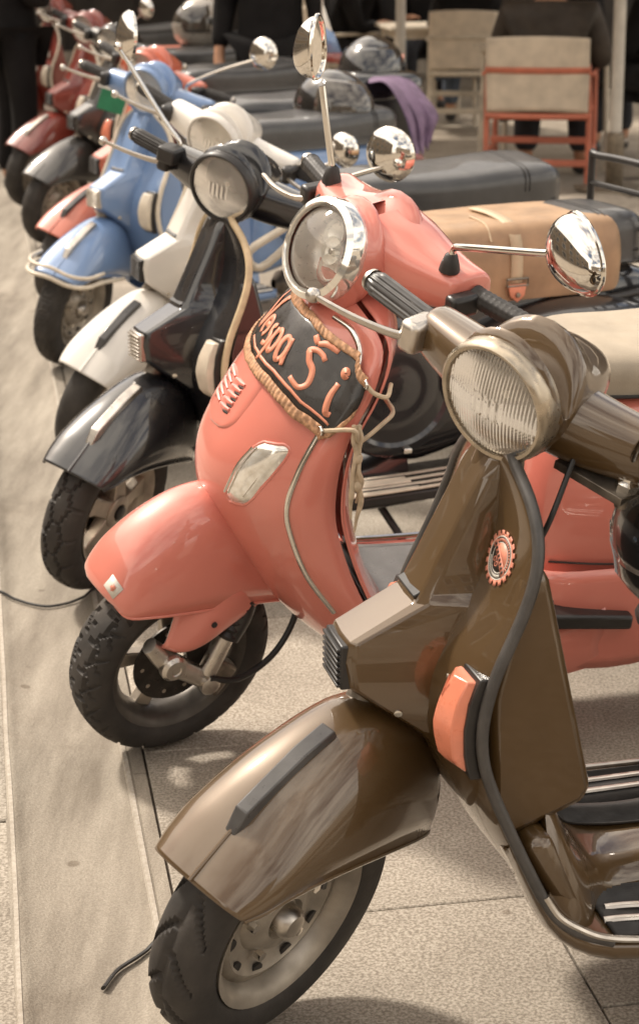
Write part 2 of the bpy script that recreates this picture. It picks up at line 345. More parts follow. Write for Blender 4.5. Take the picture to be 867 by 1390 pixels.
def wheel(rig, c, style, steer, name='front_wheel', groove=0, R0=.168, fine=True, tw=.047, ro=None, tb=.047):
    """wheel > tyre, rim, hub ... ; near side is +y"""
    c = Vector(c); Y = (0, 1, 0)
    nth = (760 if groove == 4 else 440) if (groove and fine) else 72; nps = 52 if (groove and fine) else 18
    ro = ro or R0 - .040
    prof = [(-.042, ro + .006), (-.037, ro - .004), (-.028, ro - .012), (-.010, ro - .022), (.010, ro - .022), (.028, ro - .012), (.037, ro - .004), (.042, ro + .006), (.034, ro + .004), (.0, ro - .010), (-.034, ro + .004)]
    rimm = {'disc': 'rim', 'spoke': 'alloy', 'lx': 'rimdark'}[style]
    wh = rig.add(name, lathe(prof, c, Y, 64, closed=True), rimm, steer)
    rig.add('tyre', tyre_geo(c, R0, tw, tb, nth, nps, groove), 'tyre', steer, wh, smooth=35, fixn=True)
    if style == 'disc':
        pr = [(.012, ro - .02), (.018, ro - .035), (.006, ro - .05), (.004, ro - .07), (.022, ro - .085), (.026, .035), (.018, .03), (.018, 0)]
        rig.add('rim_disc', lathe(pr, c, Y, 48), rimm, steer, wh, solid=.004)
        rig.add('hub_cap', lathe([(.018, .026), (.040, .025), (.048, .018), (.050, 0)], c, Y, 24), 'alu', steer, wh)
        for k in range(5):
            a = 2 * PI * k / 5 + .3; q = c + Vector((.065 * math.cos(a), .016, .065 * math.sin(a)))
            rig.add('wheel_nut', lathe([(0, .008), (.012, .008), (.013, .0)], q, Y, 6), 'chrome', steer, wh, smooth=20)
        for k in range(10):
            a = 2 * PI * k / 10; q = c + Vector(((ro - .04) * math.cos(a), .013, (ro - .04) * math.sin(a)))
            rig.add('rim_slot', lathe([(0, .011), (.004, .011), (.004, .0)], q, Y, 12), 'plastic', steer, wh)
    elif style == 'spoke':
        for k in range(5):
            a = 2 * PI * k / 5 + .45; u = Vector((math.cos(a), 0, math.sin(a))); v = Vector((-math.sin(a), 0, math.cos(a))); yy = Vector((0, 1, 0))
            secs = []
            for rad, wd, d0, d1 in [(.02, .026, -.005, .036), (.05, .022, 0, .032), (.085, .020, 0, .026), (ro - .012, .030, .0, .026)]:
                secs.append([c + u * rad + v * (sx * wd) + yy * (d1 if sy > 0 else d0) for sx, sy in ((-1, -1), (-1.0, .9), (-.5, 1), (.5, 1), (1.0, .9), (1, -1))])
            rig.add('spoke', grid(secs, closed_u=True, cap0=True, cap1=True), rimm, steer, wh, bevel=.003)
        rig.add('hub_cap', lathe([(-.02, .042), (.036, .042), (.041, .036), (.041, .022), (.036, .02), (.036, 0)], c, Y, 28), rimm, steer, wh)
        rig.add('axle_nut', lathe([(.034, .018), (.046, .018), (.048, .012), (.048, 0)], c, Y, 16), 'plastic', steer, wh)
    else:
        for k in range(5):
            a = 2 * PI * k / 5 + .2; u = Vector((math.cos(a), 0, math.sin(a))); v = Vector((-math.sin(a), 0, math.cos(a))); yy = Vector((0, 1, 0))
            secs = []
            for rad, wd in [(.03, .016), (.07, .013), (ro - .012, .019)]:
                secs.append([c + u * rad + v * (sx * wd) + yy * sy for sx, sy in ((-1, -.022), (-1, .004), (1, .004), (1, -.022))])
            rig.add('spoke', grid(secs, closed_u=True, cap0=True, cap1=True), 'alloy', steer, wh, bevel=.004)
        d = [(.018, .024), (.022, .024), (.022, .092), (.018, .092)]
        rig.add('brake_disc', lathe(d, c, Y, 48, closed=True), 'disc', steer, wh, smooth=30)
        for k in range(10):
            a = 2 * PI * k / 10; q = c + Vector((.074 * math.cos(a), .0215, .074 * math.sin(a)))
            rig.add('disc_hole', lathe([(0, .0045), (.0012, .0045), (.0012, 0)], q, Y, 10), 'alloy', steer, wh)
    return wh

def headlamp(rig, c, tilt, r, style='px', ringm='chrome', steer=True):
    """headlight > bezel, lens, reflector, bulb"""
    c = Vector(c); n = Vector((math.cos(tilt), 0, math.sin(tilt))); u = Vector((0, 1, 0)); v = n.cross(u)
    ring = lathe([(-.030, r + .004), (-.006, r + .006), (.005, r + .005), (.009, r + .001), (.008, r - .0025), (.002, r - .0035)] if style == 'px' else
                 [(-.030, r + .004), (-.010, r + .007), (.010, r + .004), (.016, r - .006), (.010, r - .012)], c, n, 72)
    h = rig.add('headlight', ring, ringm, steer, solid=.002)
    # lens: domed, fluted
    rl = r - (.0025 if style == 'px' else .010); rows = []; K = 44; N = 260
    for i in range(K + 1):
        q = rl * i / K; row = []
        for k in range(N):
            a = 2 * PI * k / N; yy, zz = q * math.cos(a), q * math.sin(a); dome = (.016 if style == 'px' else .030) * (1 - (i / K) ** 2)
            fl = 0
            if style == 'px' and i < K - 1:
                zone = .0006 * math.sin(yy * 2 * PI / .0052) if abs(zz) > .016 or abs(yy) > .024 else .0008 * math.sin(yy * 2 * PI / .012)
                fl = zone
            row.append(c + n * (.004 + dome + fl) + u * yy + v * zz)
        rows.append(row)
    rig.add('lens', grid(rows, closed_u=True), 'lens' if style == 'px' else 'lensclear', steer, h, smooth=180)
    rf = lathe([(.001, rl), (-.012, rl * .96), (-.035, rl * .78), (-.055, rl * .52), (-.066, rl * .25), (-.068, 0)], c, n, 48)
    rig.add('reflector', rf, 'reflector', steer, h, smooth=180)
    if style == 'lx':
        # inner facets of a modern clear lamp
        for k in range(3):
            q = c + n * -.022 + v * (.030 - .028 * k) + u * (.012 * (k - 1))
            rig.add('reflector_bowl', lathe([(0, .026), (-.008, .024), (-.014, .014), (-.016, 0)], q, n, 24), 'reflector', steer, h)
    rig.add('bulb', lathe([(-.06, .008), (-.030, .008), (-.022, .006), (-.020, 0)], c, n, 16), 'alu' if style == 'px' else 'chrome', steer, h)
    return h

def grip_geo(p0, p1, r, ribs=16, dots=False):
    p0, p1 = Vector(p0), Vector(p1); ax = (p1 - p0).normalized(); u = ax.orthogonal().normalized(); v = ax.cross(u); L = (p1 - p0).length; rows = []
    N = ribs * 4; K = 34 if dots else 12
    for j in range(K + 1):
        t = j / K; row = []
        for k in range(N):
            a = 2 * PI * k / N
            rr = r
            if t in (0., 1.): rr = r * .8
            elif .08 < t < .95:
                if dots: rr = r + .0012 * (1 if (k // 2 % 2 == 0) else 0) * (1 if (j % 3 != 0) else 0)
                else: rr = r + (.0014 if k % 4 < 2 else -.0008)
            else: rr = r * 1.1
            row.append(p0 + ax * (L * t) + rr * (math.cos(a) * u + math.sin(a) * v))
        rows.append(row)
    return grid(rows, closed_u=True, cap0=True, cap1=True)

def round_mirror(rig, path, c, n, r, steer=True, name='mirror', shell='chrome', stem=.006):
    """mirror > stem, glass ; c centre of glass, n its facing"""
    n = Vector(n).normalized(); c = Vector(c)
    m = rig.add(name, lathe([(.003, r - .004), (.004, r), (-.004, r + .002), (-.016, r * .9), (-.026, r * .62), (-.032, r * .2), (-.033, 0)], c, n, 40), shell, steer)
    rig.add('mirror_glass', lathe([(.001, r - .002), (.0015, 0)], c, n, 40), 'mirror', steer, m)
    rig.add('mirror_stem', tube(path, stem, 10, 5), 'chrome', steer, m)
    rig.add('stem_joint', sell(path[-1], (.012, .012, .012), n=14, m=8), 'chrome', steer, m)
    return m

# ------------------------------------------------------------------ the classic steel scooter
# left edge of the leg shield (x, y, z), from under the handlebar down to the floor and back along it
SH_EDGE = [(-.314, .045, .902), (-.312, .080, .888), (-.314, .125, .861), (-.314, .155, .831), (-.311, .172, .797), (-.302, .181, .760), (-.288, .185, .721), (-.271, .187, .682),
           (-.254, .189, .643), (-.242, .191, .603), (-.236, .193, .562), (-.239, .196, .520), (-.252, .200, .476), (-.275, .206, .420), (-.303, .212, .357), (-.334, .219, .296),
           (-.370, .226, .260), (-.425, .232, .238), (-.52, .236, .230), (-.64, .238, .228), (-.74, .236, .228)]
def _int(z, k):
    E = SH_EDGE[:17]
    for a, b in zip(E, E[1:]):
        if a[2] >= z >= b[2]:
            t = (a[2] - z) / (a[2] - b[2]); return a[k] + (b[k] - a[k]) * t
    return E[0][k] if z > E[0][2] else E[-1][k]
def sh_sweep(z): return (.034 - .022 * max(0., min(1., (z - .60) / .12))) * max(0., min(1., (z - .26) / .12))
def shield_pt(y, z, off=0.):
    ye = _int(z, 1); s = min(1., abs(y) / ye)
    return Vector((_int(z, 0) + sh_sweep(z) * (1 - s ** 2.2) + off, y, z))
def fender_geo(st, w_exp=2.5, n=11):
    """stations: (crown x, z, edge x, z, half width)"""
    rows = []
    for cx, cz, ex, ez, hw in st:
        row = []
        for k in range(-n, n + 1):
            a = PI / 2 * k / n; y = hw * math.copysign(abs(math.sin(a)) ** (2 / w_exp), a); t = 1 - abs(math.cos(a)) ** (2 / w_exp)
            row.append((cx + (ex - cx) * t, y, cz + (ez - cz) * t))
        rows.append(row)
    return sheet(rows, 1, 6)
PX_FENDER = [(.186, .385, .164, .366, .084), (.150, .412, .135, .372, .094), (.100, .447, .092, .380, .101), (.030, .488, .015, .374, .105), (-.060, .520, -.075, .352, .104), (-.130, .528, -.135, .332, .100), (-.200, .500, -.188, .312, .094),
             (-.250, .430, -.222, .298, .086), (-.272, .350, -.238, .288, .074)]
def px_scooter(name, label, pos, head, lean, steer, body, seat='vinylblack', bead='beadgrey', crest='greyplastic', wheelstyle='disc', indicator='indicator', groove=0,
               ring=None, grille='plastic', strip='alu', near=False, lever='alu', fender_bar=None, rear=True, badge_strip=True, switch=None):
    g = Rig(name, label, pos, head, lean, steer); A = g.add
    # --- leg shield and floor: one pressed sheet
    rows = []
    fr = (0, .18, .36, .54, .70, .84, .94, 1.)
    for i, (x, y, z) in enumerate(SH_EDGE):
        half = []
        for s in fr:
            top = .010 * (1 - s * s) if i < 3 else 0
            roll = -.006 * max(0, (s - .84) / .16) ** 2
            half.append((x + sh_sweep(z) * (1 - s ** 2.2) + roll, y * s, z + top))
        rows.append([(a, -b, c) for a, b, c in reversed(half[1:])] + half)
    sh = A('legshield', sheet(rows, 2, 3), body, solid=.006, smooth=60)
    edge = [Vector(p) for p in SH_EDGE[:18]]
    path = [(p.x, -p.y, p.z) for p in reversed(edge)] + [(-.300, 0, .913)] + [tuple(p) for p in edge]
    A('shield_bead', tube(path, .0085, 10, 3), bead, parent=sh)
    # --- horn casting on the steering column
    secs = []
    #        z     x front  half w front, half w side, x side, half w base
    for z, xf, wf, wsd, xs, wb in [(.890, -.292, .036, .047, -.303, .050), (.862, -.275, .036, .047, -.288, .050), (.815, -.252, .037, .048, -.266, .051), (.75, -.220, .037, .049, -.234, .053), (.705, -.198, .038, .050, -.211, .060),
                                   (.690, -.188, .038, .052, -.203, .071), (.640, -.096, .038, .048, -.106, .072), (.612, -.092, .038, .049, -.100, .073), (.572, -.098, .037, .048, -.106, .073), (.545, -.130, .036, .050, -.140, .072), (.500, -.190, .035, .050, -.200, .066), (.455, -.235, .032, .046, -.242, .060)]:
        xb = _int(z, 0) + sh_sweep(z) * .8
        if xb > xs - .002: xb = xs - .002
        secs.append([(xb - .03, -wb, z), (xb, -wb, z), (xs, -wsd, z), (xf, -wf, z), (xf + .002, 0, z), (xf, wf, z), (xs, wsd, z), (xb, wb, z), (xb - .03, wb, z)])
    hc = A('horn_cover', grid(secs, cap0=True, cap1=True), body, smooth=22, bevel=.0035)
    # grille
    gr = A('horn_grille', join(box((-.094, 0, .603), (.016, .078, .066))), grille, parent=hc, bevel=.003)
    for k in range(7):
        A('grille_slat', box((-.085, 0, .576 + k * .0088), (.008, .074, .0042)), grille, parent=gr, bevel=.001)
    A('cover_screw', lathe([(0, .006), (.004, .006), (.005, 0)], (-.165, .053, .535), (.3, .9, -.3), 10), 'chrome', parent=hc)
    if badge_strip: A('name_strip', box((-.1955, .0, .7000), (.016, .074, .006), Matrix.Rotation(R(28), 3, 'Y')), 'plastic', parent=hc, bevel=.002)
    # --- indicators, both sides
    for sgn in (1, -1):
        rows = []
        for j in range(13):
            t = j / 12; z = .630 - .132 * t; bul = .75 + .25 * math.sin(PI * t); pf = shield_pt(.145, z).x
            bul *= 1 - .55 * max(0, (t - .84) / .16) ** 2
            y0, y1 = .116 + .004 * (2 * t - 1) ** 2 + .010 * max(0, t - .7), .180 - .004 * (2 * t - 1) ** 2
            pts = [(y0, .002), (y0 + .003, .022 * bul), (y0 + .026, .036 * bul), (y1 - .004, .022 * bul), (y1, .002)]
            rows.append([(pf + d, sgn * yy, z) for yy, d in pts])
        it = A('indicator_lamp', grid(rows, cap0=True, cap1=True), indicator, smooth=25, bevel=.002)
        rb = []
        for j in range(9):
            t = j / 8; z = .637 - .146 * t; pf = shield_pt(.145, z).x
            rb.append([(pf - .004, sgn * .111, z), (pf + .008, sgn * .113, z), (pf + .006, sgn * .185, z), (pf - .010, sgn * .186, z)])
        A('lamp_base', grid(rb, closed_u=True, cap0=True, cap1=True), 'plastic', parent=it, bevel=.002)
        if near:
            for k in range(5):
                yy = .128 + .0042 * k; A('lens_rib', tube([(shield_pt(.145, z).x + .0185 + (yy - .119) * .52, sgn * yy, z) for z in (.622, .612, .602)], .0009, 5), indicator, parent=it)
            A('lens_screw', lathe([(0, .0035), (.002, .003), (.002, 0)], (shield_pt(.145, .618).x + .0235, sgn * .128, .620), (1, -.2 * sgn, 0), 10), 'dullmetal', parent=it)
    # --- glove box behind the shield
    gb = A('glove_box', prism([(-.318, .785), (-.332, .760), (-.408, .446), (-.395, .425), (-.290, .385), (-.262, .45), (-.256, .60), (-.295, .76)], -.172, .172), body, bevel=.012, smooth=40)
    A('box_lid_seam', box((-.3735, 0, .60), (.003, .29, .25), Matrix.Rotation(R(13), 3, 'Y')), 'plastic', parent=gb, bevel=.001)
    A('lock', lathe([(0, .012), (.006, .012), (.007, 0)], (-.340, .0, .735), (-1, 0, .3), 16), 'chrome', parent=gb)
    A('knee_panel', prism([(-.301, .395), (-.304, .372), (-.321, .338), (-.343, .300), (-.400, .262), (-.358, .352), (-.338, .402)], -.207, .207), body, bevel=.014)
    # --- tunnel
    FZ = lambda x: (.228 if x < -.64 else .228 + (x + .64) * (.002 / .12) if x < -.52 else .230 + (x + .52) * (.008 / .095) if x < -.425 else .238 + (x + .425) * .4 if x < -.37 else .26 + (x + .37) * 1.0)
    secs = []
    for x, dz, hw in [(-.340, .19, .205), (-.36, .170, .213), (-.385, .125, .212), (-.41, .085, .195), (-.46, .046, .122), (-.56, .040, .095), (-.66, .050, .10), (-.76, .12, .11)]:
        secs.append([(x, hw * c_, FZ(x) - .004 + (dz + .004) * s_) for c_, s_ in ((-1, 0), (-.92, .45), (-.72, .85), (-.35, 1), (0, 1.02), (.35, 1), (.72, .85), (.92, .45), (1, 0))])
    tn = A('floor_tunnel', sheet(secs, 2, 4, cap0=True), body)
    rows = [[(x, y, FZ(x) + dz + .003 - .5 * max(0, abs(y) - .035) ** 1.4 + .0022 * math.cos(y * 1100)) for y in [-.070 + .0028 * k for k in range(26)]] for x, dz in ((-.43, .066), (-.46, .049), (-.56, .043), (-.66, .053), (-.72, .085))]
    A('tunnel_mat', sheet(rows, 1, 4), 'rubber', parent=tn, solid=.002)
    # --- floor mats and strips
    for sgn in (1, -1):
        rows = []
        for x in (-.43, -.46, -.52, -.60, -.68, -.735):
            rows.append([(x, sgn * y, FZ(x) + .006 + .0022 * math.cos(y * 1100)) for y in [.100 + .0028 * k for k in range(47)]])
        fm = A('floor_mat', sheet(rows, 1, 3), 'rubber', solid=.003)
        for y, x0 in ((.160, -.445), (.192, -.43)):
            pth = [(x0, sgn * (y - .004), FZ(x0) + .006), (x0 - .03, sgn * y, FZ(x0 - .03) + .010), (-.55, sgn * (y + .004), FZ(-.55) + .010), (-.72, sgn * (y + .006), FZ(-.72) + .010)]
            A('floor_strip', tube(pth, .0062, 8, 5, flat=.7, up=(0, 1, 0)), strip, parent=fm)
        pth = [(-.326, sgn * .221, .318), (-.345, sgn * .226, .288), (-.372, sgn * .231, .268), (-.41, sgn * .236, .250), (-.47, sgn * .240, .240), (-.56, sgn * .243, .236), (-.72, sgn * .241, .234)]
        A('floor_strip', tube(pth, .0052, 8, 5), strip, parent=fm)
    # skirt under the floor edge
    for sgn in (1, -1):
        rows = []
        for (x, y, z) in SH_EDGE[13:]:
            rows.append([(x, sgn * y, z - .002), (x - .002, sgn * (y + .003), z - .018), (x - .004, sgn * (y - .010), z - .034), (x - .006, sgn * (y - .045), z - .048)])
        A('floor_skirt', sheet(rows, 2, 2), body, solid=.004)
    if rear:
        # --- body under the seat
        secs = []
        for x, zb, zt, hw in [(-.715, .26, .50, .115), (-.74, .26, .66, .135), (-.80, .26, .735, .145), (-.95, .30, .745, .15), (-1.15, .36, .74, .15), (-1.35, .40, .72, .135), (-1.52, .40, .66, .10), (-1.62, .42, .56, .06)]:
            secs.append([(x, hw * c_, zb + (zt - zb) * s_) for c_, s_ in ((0, 0), (-.8, .02), (-1, .2), (-1, .75), (-.85, .95), (-.4, 1), (0, 1), (.4, 1), (.85, .95), (1, .75), (1, .2), (.8, .02))])
        A('rear_body', sheet(secs, 2, 4, closed_u=True, cap0=True, cap1=True), body)
        for sgn in (1, -1):
            secs = []
            for t in range(13):
                s = t / 12; x = -.80 - .84 * s; k = math.sin(PI * min(1, s * .97 + .025)) ** .55
                zc = .475 + .02 * s; hh = .195 * k * (1 - .25 * s); out_ = .115 + .215 * k * (1 - .12 * s); ins = .10
                secs.append([(x, sgn * (ins + (out_ - ins) * max(0, math.cos(a)) ** .62), zc + hh * math.copysign(abs(math.sin(a)) ** .8, a)) for a in (-PI / 2 + PI * q / 14 for q in range(15))])
            cw = A('side_cowl', sheet(secs, 1, 2), body, solid=.004)
            A('cowl_trim', tube([(-.83 - .8 * s, sgn * (.1 + .225 * math.sin(PI * min(1, s * .97 + .03)) ** .55 * (1 - .12 * s)), .50 + .02 * s) for s in (0, .1, .25, .5, .75, .9)], .004, 8, 4), 'alu', parent=cw)
            A('cowl_vent', join(*[box((-1.28 - .03 * k, sgn * .305, .47), (.012, .02, .11), Matrix.Rotation(R(12), 3, 'Y')) for k in range(4)]), 'plastic', parent=cw, bevel=.003)
        # --- seat
        secs = []
        for x, hw, zt in [(-.672, .070, .800), (-.70, .100, .826), (-.80, .122, .840), (-.95, .136, .838), (-1.10, .144, .842), (-1.25, .146, .852), (-1.38, .138, .852), (-1.43, .108, .832)]:
            zb = .718
            secs.append([(x, hw * c_, zb + (zt - zb) * s_) for c_, s_ in ((0, 0), (-.92, 0), (-1, .15), (-1, .62), (-.93, .86), (-.72, .98), (-.3, 1.0), (.3, 1.0), (.72, .98), (.93, .86), (1, .62), (1, .15), (.92, 0))])
        se = A('seat', sheet(secs, 2, 5, closed_u=True, cap0=True, cap1=True), seat)
        for x in (-1.285, -1.30):
            A('seat_seam', tube([(x, .148, .785), (x, .138, .833), (x, .106, .850), (x, .05, .8535), (x, -.05, .8535), (x, -.106, .850), (x, -.138, .833), (x, -.148, .785)], .002, 6, 4), 'rubber', parent=se)
        A('seat_trim', tube([(-.68, .072, .752), (-.72, .106, .752), (-.95, .132, .752), (-1.25, .143, .752), (-1.40, .132, .752)], .005, 8, 4), 'rubber', parent=se)
        wheel(g, (-1.255, 0, .215), 'disc', False, 'rear_wheel')
        A('silencer', lathe([(0, .02), (.03, .05), (.25, .055), (.30, .03), (.30, 0)], (-.95, -.05, .17), (-1, .1, 0), 20), 'dullmetal')
        A('tail_light', box((-1.62, 0, .60), (.05, .09, .07)), 'red', bevel=.012)
        A('number_plate', box((-1.66, 0, .47), (.004, .16, .14), Matrix.Rotation(R(15), 3, 'Y')), 'decalwhite', bevel=.001)
    # stand
    A('stand', tube([(-.66, .10, .19), (-.70, .17, .10), (-.74, .22 + .2 * g.lean, .012 + .22 * math.sin(g.lean)), (-.78, .225 + .2 * g.lean, .010 + .22 * math.sin(g.lean))], .010, 10, 4), 'plastic')
    # --- front fork, right of the wheel
    A('fork_arm', tube([(-.20, 0, .62), (-.10, -.045, .42), (-.06, -.072, .30), (-.055, -.075, .25)], [.022, .024, .022, .02], 12, 4), 'dullmetal', True)
    A('fork_link', tube([(-.055, -.075, .25), (0, -.07, .215)], .024, 12), 'dullmetal', True)
    A('brake_drum', lathe([(-.055, 0), (-.055, .075), (-.02, .08), (.0, .08)], (0, 0, .215), (0, 1, 0), 32), 'dullmetal', True)
    wheel(g, (0, 0, .215), wheelstyle, True, groove=groove, R0=.174, ro=.138, tb=.041)
    # --- mudguard
    fe = A('mudguard', fender_geo(PX_FENDER), body, True, solid=.005, smooth=50)
    lip = [(ex, hw, ez) for cx, cz, ex, ez, hw in PX_FENDER]
    A('mudguard_lip', tube(lip, .0045, 8, 4), body, True, fe)
    A('mudguard_lip', tube([(a, -b, c) for a, b, c in lip], .0045, 8, 4), body, True, fe)
    A('mudguard_crease', tube([(.187, 0, .388), (.150, 0, .414), (.112, 0, .441)], .0035, 8, 4), body, True, fe)
    if crest:
        pr = [(.118, .436), (.100, .4700), (.06, .4915), (.0, .5185), (-.055, .5345), (-.062, .521), (0, .4975), (.06, .470), (.100, .4450)]
        secs = []
        for x, z0, z1, hw in [(.122, .428, .434, .010), (.104, .444, .468, .0135), (.06, .470, .4895, .0140), (.0, .502, .5175, .0145), (-.052, .519, .5315, .0150), (-.057, .519, .522, .0150)]:
            secs.append([(x, -hw, z0), (x, -hw * .8, z1), (x, hw * .8, z1), (x, hw, z0)])
        A('mudguard_crest', grid(secs, closed_u=True, cap0=True, cap1=True), crest, True, fe, bevel=.002, smooth=25)
    if fender_bar:
        p1 = [(-.10, .128, .345), (.06, .132, .372), (.150, .122, .372), (.198, .075, .376), (.212, 0, .388), (.198, -.075, .376), (.150, -.122, .372), (.06, -.132, .372), (-.10, -.128, .345)]
        bb = A('mudguard_bumper', tube(p1, .0075, 10, 5), fender_bar, True)
        A('bumper_rail', tube([(x * .96, y * 1.0, z + .034) for x, y, z in p1[1:-1]], .0065, 10, 5), fender_bar, True, bb)
    # --- handlebar head
    n = 28; secs = []
    hc_, tl = Vector((-.276, 0, .979)), -.147; nn = Vector((math.cos(tl), 0, math.sin(tl))); vv = nn.cross(Vector((0, 1, 0)))
    for k, off in ((.0845, -.010), (.0870, -.026)):
        secs.append([tuple(hc_ + nn * off + Vector((0, 1, 0)) * k * math.cos(a) + vv * -k * math.sin(a)) for a in (2 * PI * q / n for q in range(n))])
    for x, hw, z0, z1 in [(-.335, .088, .898, 1.066), (-.375, .085, .904, 1.052), (-.415, .076, .918, 1.033), (-.450, .060, .940, 1.012), (-.476, .036, .962, .994)]:
        secs.append([(x - .02 * math.sin(a), hw * math.cos(a), (z0 + z1) / 2 + (z1 - z0) / 2 * math.sin(a)) for a in (2 * PI * q / n for q in range(n))])
    hs = A('handlebar_head', sheet(secs, 1, 4, closed_u=True, cap1=True), body, True, smooth=60)
    for sgn in (1, -1):
        secs = []
        for y, x, z, rx, rz in [(.02, -.366, .955, .052, .052), (.07, -.372, .950, .048, .050), (.12, -.382, .947, .044, .047), (.17, -.394, .947, .039, .042), (.205, -.402, .948, .034, .037), (.214, -.404, .948, .030, .033)]:
            secs.append([(x + rx * math.copysign(abs(math.cos(a)) ** .75, math.cos(a)), sgn * y, z + rz * math.copysign(abs(math.sin(a)) ** .75, math.sin(a))) for a in (2 * PI * q / 20 for q in range(20))])
        A('bar_arm', sheet(secs, 1, 3, closed_u=True, cap1=True), body, True, hs, smooth=60)
        pc = A('lever_perch', box((-.372, sgn * .212, .950), (.060, .034, .050)), 'alu' if near else 'plastic', True, bevel=.010)
        A('lever', tube([(-.362, sgn * .205, .945), (-.342, sgn * .245, .945), (-.322, sgn * .30, .950), (-.309, sgn * .36, .957)], [.011, .009, .0075, .0065], 10, 5, flat=.7), lever, True, pc)
        A('lever_ball', sell((-.309, sgn * .363, .957), (.0115, .0115, .0115), n=14, m=10), lever, True, pc)
        A('grip', grip_geo((-.405, sgn * .212, .950), (-.424, sgn * .350, .955), .0185), 'greyplastic' if near else 'rubber', True)
        A('bar_end', lathe([(0, .018), (.006, .017), (.010, .012), (.011, 0)], (-.424, sgn * .350, .955), (-.14, sgn, .03), 16), 'alu', True)
    if switch: A('switch_box', box((-.36, .225, .965), (.05, .045, .035)), 'plastic', True, hs, bevel=.006)
    sp = A('speedometer', lathe([(0, .048), (.010, .046), (.012, .040), (.010, .036), (.009, 0)], (-.400, 0, 1.022), (-.42, 0, .9), 32), 'plastic', True, hs)
    A('column_neck', tube([(-.33, 0, .92), (-.31, 0, .86)], .034, 18), body, True, hs)
    headlamp(g, hc_, tl, .0815, 'px', ring or body)
    return g

# ------------------------------------------------------------------ the rounded modern scooter
LX_C = [(.962, -.290), (.935, -.262), (.895, -.226), (.845, -.187), (.78, -.138), (.70, -.088), (.64, -.062), (.58, -.058), (.52, -.078), (.45, -.122), (.36, -.178), (.295, -.232), (.245, -.285)]
LX_B = [(.945, -.296, .055), (.928, -.300, .085), (.910, -.311, .150), (.872, -.314, .187), (.80, -.272, .207), (.73, -.229, .212), (.675, -.203, .211), (.605, -.185, .206), (.540, -.197, .200), (.455, -.230, .190), (.372, -.284, .182), (.310, -.335, .182), (.262, -.39, .185)]
LX_E = [(.952, -.318, .060), (.945, -.325, .100), (.928, -.337, .170), (.893, -.347, .210), (.825, -.328, .228), (.745, -.288, .232), (.68, -.270, .231), (.60, -.266, .226), (.535, -.279, .221), (.445, -.310, .214), (.36, -.352, .210), (.300, -.40, .212), (.265, -.46, .22)]
LX_FENDER = [(.166, .428, .150, .412, .050), (.156, .455, .138, .400, .078), (.118, .508, .098, .396, .092), (.050, .556, .030, .386, .098), (-.030, .582, -.05, .372, .098), (-.110, .572, -.13, .354, .094), (-.180, .520, -.19, .335, .088), (-.225, .450, -.23, .31, .08)]
def lx_row(i):
    (zc, xc), (zb, xb, yb), (ze, xe, ye) = LX_C[i], LX_B[i], LX_E[i]
    half = []
    for s in (0, .17, .34, .5, .66, .82, 1.):
        q = 1 - (1 - s * s) ** .72 if s < 1 else 1
        half.append((xc + (xb - xc) * (.55 * s * s + .45 * q), yb * s ** .92 if s else 0, zc + (zb - zc) * s))
    half += [(xb + (xe - xb) * .35, yb + (ye - yb) * .7, zb + (ze - zb) * .35), (xe, ye, ze)]
    return [(a, -b, c) for a, b, c in reversed(half[1:])] + half
def lx_pt(u, t):
    """u in rows (0..12), t in columns -8..8 : point on the front cover, bilinear"""
    i = int(min(u, len(LX_C) - 1.001)); f = u - i; r0, r1 = lx_row(i), lx_row(i + 1); k = max(0, min(15.999, t + 8)); j = int(k); e = k - j
    a = Vector(r0[j]) * (1 - e) + Vector(r0[j + 1]) * e; b = Vector(r1[j]) * (1 - e) + Vector(r1[j + 1]) * e
    return a * (1 - f) + b * f
def lx_normal(u, t):
    a = lx_pt(u, min(8, t + .3)) - lx_pt(u, t - .3); b = lx_pt(min(12, u + .2), t) - lx_pt(max(0, u - .2), t); n = a.cross(b).normalized()
    return n if n.x > 0 else -n
